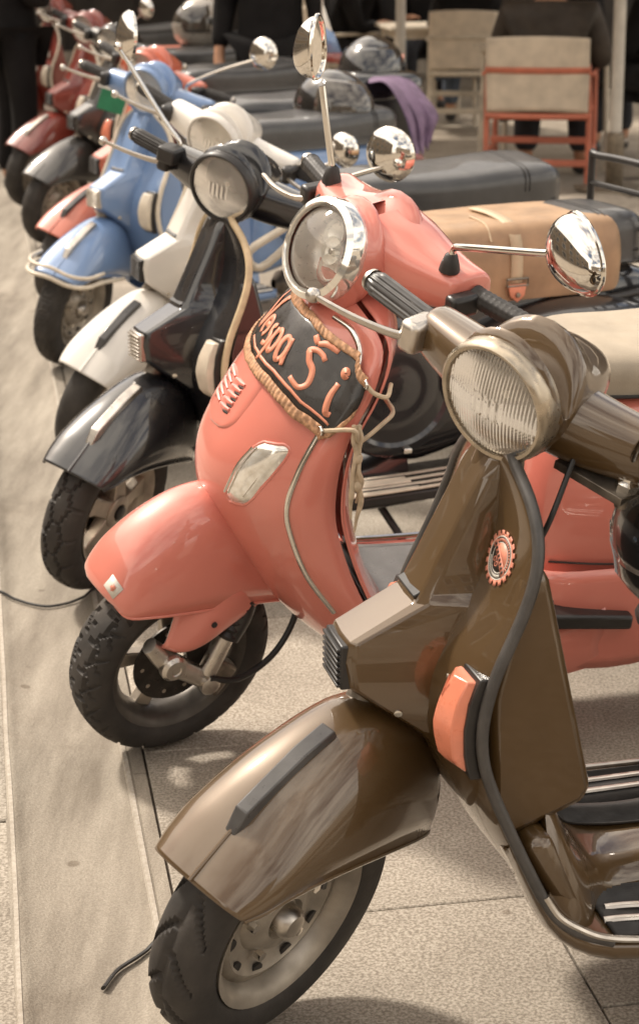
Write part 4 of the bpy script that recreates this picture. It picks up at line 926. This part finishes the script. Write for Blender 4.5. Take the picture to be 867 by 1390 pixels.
for e_ in (e1, e2): A('eyelet', tube([e_ + Vector((.001, .0075 * math.cos(t), .0075 * math.sin(t))) for t in [2 * PI * k / 14 for k in range(14)]], .0028, 8, closed=True), 'chrome', parent=bn)
A('tie_cord', tube([e2, e2 + Vector((-.05, .035, .012)), Vector((-.30, .245, .742)), Vector((-.345, .235, .770)), Vector((-.372, .20, .775)), Vector((-.375, .14, .775))], .0042, 8, 6), 'cord', parent=bn)
A('tie_cord', tube([e1, e1 + Vector((-.012, .012, -.012)), e1 + Vector((-.035, .012, -.02)), e1 + Vector((-.05, -.02, -.01))], .0042, 8, 5), 'cord', parent=bn)
kn = Vector((-.295, .246, .755))
for k in range(4):
    r1 = random.Random(k); pth = [kn + Vector((.004 * k - .006, 0, .02))]
    for j in range(7): pth.append(pth[-1] + Vector((r1.uniform(-.008, .006), r1.uniform(-.006, .006), -.018 - .004 * k)))
    A('loose_cord_end', tube(pth, [.004] * 5 + [.0055, .0035, .002], 7, 4), 'cord', parent=bn)
for j in (3, 6): A('cord_knot', sell(kn + Vector((-.004, 0, -.018 * j + .01)), (.009, .008, .011), n=12, m=8), 'cord', parent=bn)
# near mirror: chrome egg-shaped shell seen from its back
def egg_mirror(c, n, up, ln, wd, path):
    n = Vector(n).normalized(); up = Vector(up); up = (up - n * up.dot(n)).normalized(); sd_ = n.cross(up); c = Vector(c); rows = []
    for j in range(11):
        t = j / 10; s = math.cos(t * PI / 2); d = .004 + .046 * math.sin(t * PI / 2) ** .9
        rows.append([c - n * d + (up * (wd * math.sin(a) * s) + sd_ * (ln * (math.cos(a) + .10 * math.cos(2 * a)) * s)) + sd_ * (-.012 * t) for a in [2 * PI * k / 40 for k in range(40)]])
    m_ = A('mirror', grid(rows, closed_u=True), 'chrome', True)
    A('mirror_rim', tube(rows[0], .0045, 8, closed=True), 'chrome', True, m_)
    A('mirror_glass', ([c - n * .003] + [q - n * .001 for q in rows[0]], [(0, k, k % 40 + 1) for k in range(1, 41)]), 'mirror', True, m_)
    A('mirror_stem', tube(path, .0065, 12, 6), 'chrome', True, m_)
    return m_
egg_mirror((-.445, .462, 1.212), (-.93, .25, .0), (0, 0, 1), .080, .060, [(-.405, .188, 1.075), (-.405, .192, 1.100), (-.405, .212, 1.112), (-.408, .29, 1.145), (-.414, .385, 1.184), (-.422, .425, 1.200)])
egg_mirror((-.405, -.268, 1.285), (-.62, .78, .12), (-.75, -.6, 0), .058, .040, [(-.405, -.188, 1.075), (-.404, -.196, 1.10), (-.402, -.222, 1.17), (-.402, -.244, 1.225)])

# black scooter: mirrors, tan seat with strap, rack
K = black.add
round_mirror(black, [(-.38, -.192, .96), (-.38, -.195, 1.0), (-.38, -.25, 1.04), (-.38, -.405, 1.168)], (-.415, -.402, 1.190), (-.75, .66, .05), .060)
round_mirror(black, [(-.38, .20, .97), (-.395, .215, 1.04), (-.40, .26, 1.075), (-.40, .368, 1.148)], (-.425, .335, 1.152), (-1, .05, -.05), .062)
K('switch_box', box((-.352, -.196, .975), (.055, .05, .038)), 'plastic', True, bevel=.006)
K('switch_box', box((-.345, .21, .955), (.05, .05, .035)), 'plastic', True, bevel=.006)
secs = []
for x, hw, zt, zb in [(-.775, .140, .80, .70), (-.80, .160, .838, .665), (-.90, .168, .848, .655), (-1.10, .170, .852, .655), (-1.28, .168, .850, .655), (-1.325, .158, .838, .665), (-1.345, .138, .80, .70)]:
    secs.append([(x, hw * c_, zb + (zt - zb) * s_) for c_, s_ in ((0, 0), (-.9, 0), (-1, .12), (-1.02, .5), (-.95, .85), (-.75, .98), (-.3, 1), (.3, 1), (.75, .98), (.95, .85), (1.02, .5), (1, .12), (.9, 0))])
bag = empty('leather_roll_bag', black.root.location, black.root.rotation_euler, 'tan leather roll bag with buckled strap on the black scooter', 'bag')
obj('bag_body', sheet(secs, 3, 5, closed_u=True, cap0=True, cap1=True), 'leather', bag)
for xs in (-1.02,):
    pth = [(xs, .173, .700), (xs, .176, .74), (xs, .170, .800), (xs, .135, .842), (xs, .05, .8565), (xs, -.05, .8565)]
    st_ = obj('strap', grid([[Vector((x + d, y, z)) for x, y, z in crom(pth, 5)] for d in (-.016, .016)]), 'leatherlight', bag, solid=.004)
    obj('buckle_tab', ([Vector(q) for q in ((xs - .026, .180, .702), (xs + .026, .180, .702), (xs + .020, .181, .672), (xs, .1805, .656), (xs - .020, .181, .672))], [(0, 1, 2, 3, 4)]), 'bannertext', bag, solid=.005, bevel=.002)
    obj('buckle_rivet', lathe([(0, .007), (.004, .006), (.005, 0)], (xs, .184, .675), (0, 1, 0), 14), 'dullmetal', bag)
    obj('buckle', tube([(xs - .03, .181, .715), (xs + .03, .181, .715), (xs + .03, .181, .698), (xs - .03, .181, .698)], .003, 8, closed=True), 'dullmetal', bag)
obj('bag_piping', tube([(-.95, .1695, .81), (-.955, .13, .846), (-.96, .04, .853)], .0025, 8, 4), 'leatherlight', bag)
rk = K('luggage_rack', tube([(-1.44, .16, .655), (-1.44, .16, .935), (-1.44, .13, .955), (-1.44, -.13, .955), (-1.44, -.16, .935), (-1.44, -.16, .655)], .010, 10, 4), 'plastic')
for z in (.72, .80, .88): K('rack_rail', tube([(-1.44, .16, z), (-1.44, -.16, z)], .008, 8), 'plastic', parent=rk)
K('rack_arm', tube([(-1.10, .17, .640), (-1.30, .175, .642), (-1.50, .17, .665), (-1.70, .16, .70)], .010, 10, 4), 'plastic', parent=rk)
K('rack_arm', tube([(-1.44, .16, .66), (-1.70, .15, .655), (-1.74, 0, .655), (-1.70, -.15, .655), (-1.44, -.16, .66)], .009, 10, 4), 'plastic', parent=rk)
K('cowl_hinge', tube([(-1.33, .20, .62), (-1.40, .22, .60), (-1.46, .22, .57)], .009, 10, 4), 'chrome')
# covered spare wheel behind the black leg shield, long floor trims
sw = K('spare_wheel_cover', lathe([(-.09, .155), (-.05, .178), (.0, .182), (.022, .172), (.030, .150), (.022, .140), (.026, .115), (.036, .090), (.030, .07), (.034, .05), (.034, 0)], (-.69, .155, .475), (0, 1, 0), 56), 'black')
K('cover_strap', tube([(-.69 + .186 * math.cos(a), .150, .475 + .186 * math.sin(a)) for a in [R(-60 + 10 * k) for k in range(25)]], .006, 8, 2, flat=.5), 'plastic', parent=sw)
for a in (R(20), R(150), R(260)): K('cover_clip', box((-.69 + .165 * math.cos(a), .182, .475 + .165 * math.sin(a)), (.022, .016, .014)), 'chrome', parent=sw, bevel=.003)
fx = K('floor_runner', box((-.72, .14, .215), (.50, .22, .03)), 'plastic', bevel=.008)
for y in (.135, .175, .215, .250): K('floor_strip', tube([(-.48, y, .236), (-.70, y, .236), (-.965, y - .006, .238)], .0058, 8, 4, flat=.7, up=(0, 1, 0)), 'creamplastic', parent=fx)
# white scooter: mirror, crash bar ; blue scooter mirrors
round_mirror(white, [(-.40, .22, .97), (-.40, .25, .995), (-.40, .30, 1.01), (-.40, .335, 1.05)], (-.42, .337, 1.072), (-1, .1, -.05), .048)
white.add('crash_bar', tube([(-.47, .245, .800), (-.441, .245, .762), (-.335, .245, .700), (-.372, .245, .650), (-.48, .245, .73)], .012, 10, 4), 'creamplastic')
round_mirror(blue, [(-.40, .10, .99), (-.40, .11, 1.02), (-.40, .22, 1.10), (-.40, .355, 1.18)], (-.42, .368, 1.202), (-1, .12, -.05), .056)

# ------------------------------------------------------------------ scooters farther down the row
greysc = px_scooter('classic_scooter', 'dark grey scooter with dark horn cover behind the orange scooter', (-1.297, 9.364), R(210), .07, .5, 'grey', bead='creamplastic', crest=None)
redsc = px_scooter('classic_scooter', 'dark red scooter with a bright crest on its mudguard', (-1.569, 10.59), R(210), .07, .5, 'red', bead='creamplastic', crest='alu', indicator='creamplastic')
red2 = px_scooter('classic_scooter', 'dark red scooter carrying white plates at the end of the row', (-2.05, 12.7), R(210), .06, .4, 'red', bead='creamplastic', crest='alu', indicator='creamplastic')
for q, (y, z) in enumerate(((.09, .74), (-.08, .70), (.03, .62))):
    pp = shield_pt(y, z, .04); red2.add('number_plate', box(pp, (.006, .13, .10), Matrix.Rotation(R(12 * q), 3, 'X')), 'decalwhite', bevel=.002)
round_mirror(redsc, [(-.40, .2, .97), (-.40, .22, 1.05), (-.38, .30, 1.15)], (-.39, .32, 1.18), (-1, .1, 0), .055)
# card hanging on the orange scooter
gc = empty('hanging_card', tuple(at(152, 130, 7.45)), (0, 0, 0), 'green and white card hanging from the orange scooter handlebar', 'card')
obj('card', box((0, 0, -.02), (.10, .006, .085), Matrix.Rotation(R(18), 3, 'Y')), 'green', gc, bevel=.001)
obj('card_print', box((.004, -.002, .045), (.10, .006, .05), Matrix.Rotation(R(18), 3, 'Y')), 'decalwhite', gc, bevel=.001)
obj('card_string', tube([(.01, 0, .06), (.03, -.01, .11), (.05, 0, .15)], .002, 6, 3), 'cord', gc)

# ------------------------------------------------------------------ helmets, cloth, pennant
def helmet(name, label, c, r, rz, tilt, shell, visor='visor', stripe=None):
    h = empty(name, c, (tilt, 0, rz), label, 'helmet'); rows = []
    for j in range(17):
        ph = -PI / 2 * .72 + (PI / 2 + PI / 2 * .72) * j / 16; row = []
        for k in range(36):
            a = 2 * PI * k / 36; cx_ = math.cos(a); f = 1 + (.16 * max(0, cx_) if ph < .1 else .05 * max(0, cx_))
            if ph < -.3: f *= 1 + .06 * max(0, cx_)
            row.append((r * 1.08 * math.cos(ph) * cx_ * f, r * .92 * math.cos(ph) * math.sin(a), r * .98 * math.sin(ph)))
        rows.append(row)
    obj('shell', grid(rows, closed_u=True), shell, h, solid=.006, smooth=60)
    rows = [[(r * (1.10 + .03 * math.cos(ph * 3)) * math.cos(ph) * math.cos(a) * (1 + .10 * max(0, math.cos(a))), r * .97 * math.cos(ph) * math.sin(a), r * 1.0 * math.sin(ph)) for a in [R(-80 + 10 * k) for k in range(17)]] for ph in [R(-16 + 6 * k) for k in range(11)]]
    obj('visor', grid(rows), visor, h, solid=.003)
    obj('neck_roll', tube([(r * .80 * math.cos(a) * (1.1 if math.cos(a) > 0 else 1), r * .70 * math.sin(a), -r * .86) for a in [2 * PI * k / 24 for k in range(24)]], r * .09, 10, closed=True), 'plastic', h)
    obj('visor_pivot', lathe([(0, r * .15), (.01, r * .14), (.012, 0)], (r * .1, r * .93, r * .12), (0, 1, 0), 18), 'plastic', h)
    if stripe:
        for s_ in (-1, 1):
            obj('stripe', tube([(r * 1.10 * math.cos(ph) * math.cos(R(90 + 0 * q)) - r * .30 + .9 * r * q / 8, s_ * r * .95 * math.sqrt(max(.02, 1 - (-.30 + .9 * q / 8) ** 2 / 1.15 - .16)), r * (.42 - .04 * q)) for q, ph in enumerate([0] * 9)], r * .045, 8, 2, flat=.4), stripe, h)
    return h
hb = at(450, 146, 7.55)
helmet('full_face_helmet', 'black full face helmet with clear visor lying on blue scooter seat', tuple(hb), .148, R(-40), R(-10), 'helmet')
helmet('open_helmet', 'black helmet with red patch behind the clear visor helmet', tuple(at(505, 96, 8.3)), .150, R(-100), R(0), 'helmet', 'helmet', 'coralwood')
tb = empty('top_box', tuple(at(500, 150, 8.25)), (0, 0, R(-58)), 'black top box under the purple cloth', 'box')
obj('box_base', sell((0, 0, 0), (.17, .20, .15), (.5, .4), 28, 14), 'plastic', tb); obj('box_lid', sell((0, 0, .10), (.175, .205, .08), (.6, .4), 28, 12), 'helmet', tb)
# purple cloth draped from the box
rows = []
p0 = [at(500, 112, 7.95), at(520, 112, 7.85), at(538, 135, 7.8), at(552, 165, 7.8), at(560, 196, 7.8), at(566, 210, 7.8)]
p1 = [at(528, 97, 8.25), at(556, 106, 8.2), at(578, 132, 8.1), at(594, 160, 8.05), at(588, 180, 8.05), at(584, 194, 8.05)]
for j in range(15):
    t = j / 14; row = []
    for k, (a, b) in enumerate(zip(crom(p0, 4), crom(p1, 4))):
        q = Vector(a).lerp(Vector(b), t); fold = .030 * math.sin(t * 17 + k * .25) * min(1, k / 10) ; row.append(q + Vector((-.03 * math.sin(t * PI) * (1 - k / 20), fold - .03, fold * .4)))
    rows.append(row)
cl = obj('draped_cloth', grid(rows), 'purple', smooth=180, solid=.004); tag(cl, 'purple cloth draped over the black box behind the helmets', 'cloth')
pn_ = empty('pennant', tuple(at(438, 66, 8.9)), (0, 0, 0), 'small white and blue pennant on a stick above the helmets', 'flag')
obj('stick', tube([(0, 0, -.25), (0, 0, .22)], .004, 8), 'pole', pn_)
obj('flag_field', ([Vector(q) for q in ((0, 0, .21), (.075, .01, -.02), (.0, 0, .0))], [(0, 1, 2)]), 'decalwhite', pn_, solid=.003)
obj('flag_band', ([Vector(q) for q in ((0, -.004, .10), (.052, .004, .07), (.085, .008, -.02), (.0, -.004, -.02))], [(0, 1, 2, 3)]), 'blue', pn_, solid=.003)
obj('flag_band', ([Vector(q) for q in ((0, -.005, -.02), (.085, .008, -.02), (.088, .01, -.07), (.0, -.005, -.06))], [(0, 1, 2, 3)]), 'red', pn_, solid=.003)
# coral rack with a silver helmet, far end
rk2 = empty('carrier_rack', tuple(at(255, 66, 11.3)), (0, 0, R(8)), 'coral metal carrier rack under the silver helmet', 'rack')
for z in (0,): obj('rack_tray', box((0, 0, 0), (.52, .22, .025)), 'coralwood', rk2, bevel=.006)
obj('rack_post', box((.05, 0, -.36), (.05, .05, .72)), 'coralwood', rk2, bevel=.006)
helmet('full_face_helmet', 'silver helmet with dark visor on the coral rack', tuple(at(277, 32, 11.3)), .155, R(-150), R(0), 'silver')
hg = helmet('full_face_helmet', 'black helmet with gold and white pinstripes hanging beside brown scooter', tuple(brown.root.matrix_basis @ Vector((-.632, .10, .765))), .142, R(150), R(0), 'helmet', 'helmet', 'goldline')
obj('chin_strap', tube([(-.02, .06, -.10), (-.05, .02, .08), (-.02, 0, .20), (.02, -.02, .24), (.03, -.04, .19), (.0, -.06, -.10)], .006, 8, 5, flat=.4), 'cable', hg)

# ------------------------------------------------------------------ parasols, chairs, tables
def parasol(base, size, label, r=.026, sleeve=True):
    o = empty('parasol', tuple(base), (0, 0, R(12)), label, 'parasol', 'parasols over the cafe terrace')
    obj('pole', tube([(0, 0, .30), (0, 0, 2.75)], r * 1.35, 18), 'pole', o)
    obj('sleeve', lathe([(.02, r * 1.9), (.34, r * 1.9), (.35, r * 1.4)], (0, 0, 0), (0, 0, 1), 18), 'zinc', o, solid=.003)
    obj('sleeve_knob', lathe([(0, .012), (.03, .012), (.034, 0)], (r * 1.6, 0, .30), (1, -.2, 0), 12), 'alu', o)
    obj('base_plate', box((0, 0, .02), (.36, .36, .03)), 'zinc', o, bevel=.005)
    h = size / 2; rows = [[(0, 0, 2.75)] * 5, [(sx * h * .5, sy * h * .5, 2.58) for sx, sy in ((-1, -1), (1, -1), (1, 1), (-1, 1), (-1, -1))], [(sx * h, sy * h, 2.32) for sx, sy in ((-1, -1), (1, -1), (1, 1), (-1, 1), (-1, -1))], [(sx * h, sy * h, 2.14) for sx, sy in ((-1, -1), (1, -1), (1, 1), (-1, 1), (-1, -1))]]
    obj('canopy', grid(rows), 'parasol', o, solid=.004, smooth=20)
    for sx, sy in ((-1, -1), (1, -1), (1, 1), (-1, 1)): obj('rib', tube([(0, 0, 2.70), (sx * h, sy * h, 2.30)], .010, 8), 'beigewood', o)
    return o
parasol(onground(832, 262), 3.0, 'white parasol pole in a metal sleeve beside the coral chair')
parasol(onground(543, 190), 3.0, 'white parasol pole standing behind the black helmets')
def chair(name, label, base, rz, frame, canvas, w=.56, group='cafe chairs'):
    o = empty(name, tuple(base), (0, 0, rz), label, 'chair', group)   # faces +y, back at -y
    h = w / 2
    for sx in (-1, 1):
        obj('back_post', tube([(sx * h, -.24, 0), (sx * h, -.22, .45), (sx * (h - .01), -.27, .72)], .017, 10, 4), frame, o)
        obj('leg', tube([(sx * h, .24, 0), (sx * h, .22, .45), (sx * h, .20, .64)], .017, 10, 4), frame, o)
        obj('armrest', box((sx * h, -.02, .665), (.05, .52, .024)), frame, o, bevel=.008)
        obj('side_rail', box((sx * h, 0, .20), (.026, .44, .030)), frame, o, bevel=.005)
        obj('seat_rail', box((sx * (h - .02), 0, .43), (.026, .44, .035)), frame, o, bevel=.005)
    rows = [[(h * s * (.99 if z < .6 else 1.0), -.262 - .035 * (1 - s * s) - (z - .5) * .12, z + .012 * (1 - s * s)) for s in [-1 + k / 6 for k in range(13)]] for z in (.44, .52, .60, .70, .80, .87)]
    obj('back_canvas', sheet(rows, 1, 3), canvas, o, solid=.010)
    obj('back_rail', tube([(h * s, -.285 - .035 * (1 - s * s), .685 + .0 * s) for s in (-1, -.5, 0, .5, 1)], .017, 10, 4, flat=1.3), frame, o)
    obj('back_rail', tube([(h * s, -.255 - .03 * (1 - s * s), .42) for s in (-1, -.5, 0, .5, 1)], .019, 10, 4), frame, o)
    for z, y in ((.145, -.235), (.255, -.02)): obj('stretcher', box((0, y, z), (w, .026, .040)), frame, o, bevel=.006)
    obj('seat', sheet([[(h * .95 * s, y, .445 - .02 * (1 - s * s)) for s in (-1, -.5, 0, .5, 1)] for y in (-.22, 0, .22)], 3, 3), canvas, o, solid=.012)
    return o
cp = (onground(675, 250) + onground(805, 262)) / 2
chair('armchair', 'coral framed armchair with beige canvas back', (cp.x, cp.y + .28, 0), R(-12), 'coralwood', 'beige', .60)
cq = onground(628, 178)
chair('armchair', 'beige framed chair between the parasol pole and coral chair', (cq.x + .03, cq.y + .25, 0), R(-8), 'beigewood', 'beige', .50)
chair('armchair', 'beige framed chair beside the small table', (cq.x - 1.3, cq.y + 1.6, 0), R(160), 'beigewood', 'beige', .50)
def table(label, base, s=.75):
    o = empty('cafe_table', base, (0, 0, R(8)), label, 'table', 'cafe tables')
    obj('table_top', box((0, 0, .735), (s, s, .03)), 'beigewood', o, bevel=.008)
    for sx in (-1, 1):
        for sy in (-1, 1): obj('leg', tube([(sx * s * .44, sy * s * .44, 0), (sx * s * .42, sy * s * .42, .72)], .018, 8), 'beigewood', o)
    obj('apron', box((0, 0, .69), (s * .84, s * .84, .06)), 'beigewood', o)
    return o
table('beige square table in front of the guest in brown jacket', (cp.x + .1, cp.y + 1.05, 0))
tq = at(585, 120, 14.6); table('beige square table behind the left parasol pole', (tq.x - .02, 14.75, 0), .7)
# stone block at the foot of the pole
sb = onground(812, 292)
st_ = obj('stone_block', sell((sb.x, sb.y + .12, .005), (.34, .42, .055), (.7, .5), 30, 12, Matrix.Rotation(R(20), 3, 'Z')), 'stone'); tag(st_, 'low rough concrete block in front of the parasol sleeve', 'block')

# ------------------------------------------------------------------ people (mostly cut by the frame: backs, hips, legs)
def skin(name, J, E, m_, parent, sub=2):
    """J: name -> (pos, radius or (rx, ry)); E: list of (a, b); first joint is the root"""
    names = list(J); me = bpy.data.meshes.new(name); me.from_pydata([tuple(J[n][0]) for n in names], [(names.index(a), names.index(b)) for a, b in E], [])
    o = bpy.data.objects.new(name, me); COL.objects.link(o); o.parent = parent; me.materials.append(M[m_])
    q = o.modifiers.new('skin', 'SKIN'); q.use_smooth_shade = True
    lay = me.skin_vertices[0] if len(me.skin_vertices) else None
    if lay is None:
        bm = bmesh.new(); bm.from_mesh(me); bm.verts.layers.skin.verify(); bm.to_mesh(me); bm.free(); lay = me.skin_vertices[0]
    for i, n in enumerate(names):
        r = J[n][1]; lay.data[i].radius = r if isinstance(r, tuple) else (r, r); lay.data[i].use_root = (i == 0)
    s = o.modifiers.new('sub', 'SUBSURF'); s.levels = sub; s.render_levels = sub
    return o
def person(label, base, rz, top, trousers, seated=False, shoes='plastic', arm='down', hair='hair', sleeve=True):
    o = empty('person', tuple(base), (0, 0, rz), label, 'person')     # faces +y
    if seated:
        hip, knee, ank = .50, .50, .09; J = {'pel': ((0, 0, .52), (.16, .13))}
        sp = .02; hz = .52
    else:
        J = {'pel': ((0, 0, .95), (.155, .12))}; hz = .95; sp = 0
    J.update({'wa': ((0, -.01, hz + .17), (.135, .105)), 'ch': ((0, -.02 + sp, hz + .36), (.165, .125)), 'nb': ((0, -.01 + sp, hz + .50), (.075, .07)), 'ne': ((0, .005 + sp, hz + .57), .052), 'hd': ((0, .03 + sp, hz + .68), (.078, .095)), 'cr': ((0, .02 + sp, hz + .77), (.06, .075))})
    E = [('pel', 'wa'), ('wa', 'ch'), ('ch', 'nb'), ('nb', 'ne'), ('ne', 'hd'), ('hd', 'cr')]
    for s_, n in ((-1, 'R'), (1, 'L')):
        sh = (s_ * .19, -.02 + sp, hz + .44); J['sh' + n] = (sh, .062)
        if arm == 'table' or seated: el, wr, hn = (s_ * .25, .06, hz + .17), (s_ * .16, .30, hz + .20), (s_ * .12, .37, hz + .21)
        elif arm == 'fold': el, wr, hn = (s_ * .27, .04, hz + .17), (s_ * .08, .20, hz + .16), (s_ * .02, .22, hz + .17)
        else: el, wr, hn = (s_ * .255, -.02, hz + .14), (s_ * .27, .06, hz - .09), (s_ * .265, .09, hz - .17)
        J['el' + n] = (el, .046); J['wr' + n] = (wr, .030); J['hn' + n] = (hn, (.026, .038))
        E += [('ch', 'sh' + n), ('sh' + n, 'el' + n), ('el' + n, 'wr' + n), ('wr' + n, 'hn' + n)]
        f = Vector(hn) - Vector(wr); f.normalize()
        for q in range(4):
            fn = f'f{n}{q}'; side = Vector((-f.y, f.x, 0)).normalized() if abs(f.z) < .7 else Vector((0, 1, 0))
            J[fn] = (tuple(Vector(hn) + f * .05 + side * (.027 - .018 * q)), .010); J[fn + 'b'] = (tuple(Vector(hn) + f * (.095 - .006 * abs(q - 1)) + side * (.03 - .02 * q) + Vector((0, .01, -.008))), .008); E += [('hn' + n, fn), (fn, fn + 'b')]
        J['th' + n] = (tuple(Vector(hn) + f * .01 + Vector((-s_ * .035, .02, 0))), .012); J['th' + n + 'b'] = (tuple(Vector(hn) + f * .05 + Vector((-s_ * .05, .03, -.01))), .010); E += [('hn' + n, 'th' + n), ('th' + n, 'th' + n + 'b')]
        if seated: hp, kn_, an, to = (s_ * .10, .03, .52), (s_ * .13, .44, .52), (s_ * .14, .40, .10), (s_ * .15, .55, .04)
        else: hp, kn_, an, to = (s_ * .095, 0, .88), (s_ * .11, .02, .49), (s_ * .12, -.02, .09), (s_ * .14, .13, .03)
        J['hp' + n] = (hp, .085); J['kn' + n] = (kn_, .056); J['an' + n] = (an, .038); J['to' + n] = (to, (.038, .028))
        E += [('pel', 'hp' + n), ('hp' + n, 'kn' + n), ('kn' + n, 'an' + n), ('an' + n, 'to' + n)]
    skin('body', J, E, 'skin', o)
    gs = lambda k, a=1.22, b=.012: (J[k][0], tuple(q * a + b for q in J[k][1]) if isinstance(J[k][1], tuple) else J[k][1] * a + b)
    tj = {k: gs(k) for k in ('ch', 'wa', 'pel', 'nb', 'shL', 'shR', 'elL', 'elR')}; te = [('ch', 'wa'), ('wa', 'pel'), ('ch', 'nb'), ('ch', 'shL'), ('ch', 'shR'), ('shL', 'elL'), ('shR', 'elR')]
    if sleeve:
        for n in 'LR':
            a, b = Vector(J['el' + n][0]), Vector(J['wr' + n][0]); tj['cu' + n] = (tuple(a.lerp(b, .92)), .048); te.append(('el' + n, 'cu' + n))
    tj['hem'] = ((0, 0, hz - (.06 if not seated else .0)), (.205, .165)); te.append(('pel', 'hem'))
    skin('jacket', tj, te, top, o)
    bj = {'pel': gs('pel', 1.12)}; be = []
    for n in 'LR':
        bj['hp' + n] = gs('hp' + n, 1.15); bj['kn' + n] = gs('kn' + n, 1.25); a, b = Vector(J['kn' + n][0]), Vector(J['an' + n][0]); bj['cf' + n] = (tuple(a.lerp(b, .95)), .066); be += [('pel', 'hp' + n), ('hp' + n, 'kn' + n), ('kn' + n, 'cf' + n)]
    skin('trousers', bj, be, trousers, o)
    for n in 'LR':
        a, b = J['an' + n][0], J['to' + n][0]
        skin('shoe', {'h': ((a[0], a[1] - .03, .048), .046), 'm': ((a[0], (a[1] + b[1]) / 2, .045), .045), 't': ((b[0], b[1] + .03, .038), (.046, .036))}, [('h', 'm'), ('m', 't')], shoes, o)
    skin('hair', {'a': ((0, .0 + sp, hz + .74), (.088, .095)), 'b': ((0, -.03 + sp, hz + .66), (.08, .06))}, [('a', 'b')], hair, o)
    for s_ in (-1, 1): obj('eye', sell((s_ * .032, .115 + sp, hz + .69), (.012, .008, .009), n=12, m=8), 'decalwhite', o)
    obj('nose', sell((0, .128 + sp, hz + .66), (.014, .020, .026), n=12, m=8), 'skin', o)
    return o
person('guest in dark brown jacket sitting in coral armchair', (cp.x + .03, cp.y + .20, .0), R(-12), 'brownjacket', 'darkjeans', True).scale = (1.22, 1.05, 1.04)
person('guest in black sitting on beige chair', (cq.x + .03, cq.y + .2, 0), R(-8), 'blackcloth', 'jeans', True)
pa = at(368, 60, 10.3); person('person in black standing behind the scooter seats', (pa.x, 10.3, 0), R(170), 'blackcloth', 'blackcloth', arm='down')
pb = at(18, 100, 11.2); person('person in black standing at the end of scooter row', (pb.x, 11.2, 0), R(-60), 'blackcloth', 'blackcloth', arm='fold')
pc_ = at(515, 60, 15.6); person('guest in blue jeans sitting beside the white pole', (pc_.x, 15.6, 0), R(60), 'blackcloth', 'jeans', True)
pd_ = at(585, 40, 16.4); person('guest in black sitting at the square table', (pd_.x, 16.4, 0), R(170), 'blackcloth', 'darkjeans', True)
pe_ = at(872, 120, 12.6); person('guest in black at the edge of the terrace', (pe_.x + .1, 12.6, 0), R(40), 'blackcloth', 'darkjeans', True)
pf_ = at(470, 40, 17.2); person('person in black waiting before the cafe front', (pf_.x, 17.2, 0), R(180), 'blackcloth', 'darkjeans', arm='fold')
pg_ = at(-25, 120, 12.6); person('person in dark coat beside the last red scooter', (pg_.x, 12.6, 0), R(-40), 'blackcloth', 'blackcloth', arm='down')
for px_, Y, rz, tp, tr, ssit in ((700, 17.3, 175, 'brownjacket', 'darkjeans', True), (775, 15.8, 150, 'blackcloth', 'jeans', True), (455, 15.2, -60, 'blackcloth', 'darkjeans', True), (410, 18.2, 170, 'whitecloth', 'jeans', False)):
    q_ = at(px_, 40, Y)
    lb = {700: 'guest in brown jacket sitting across from the coral armchair', 775: 'guest in black and blue jeans by the right parasol pole', 455: 'guest in black sitting behind the black helmets', 410: 'person in pale top and jeans standing before the cafe'}[px_]
    person(lb, (q_.x, Y, 0), R(rz), tp, tr, ssit)
chair('armchair', 'beige framed chair across from the coral armchair', (at(700, 40, 17.3).x, 17.25, 0), R(175), 'beigewood', 'beige', .50)
chair('armchair', 'beige framed chair behind the black helmets', (at(455, 40, 15.2).x, 15.2, 0), R(-60), 'beigewood', 'beige', .50)
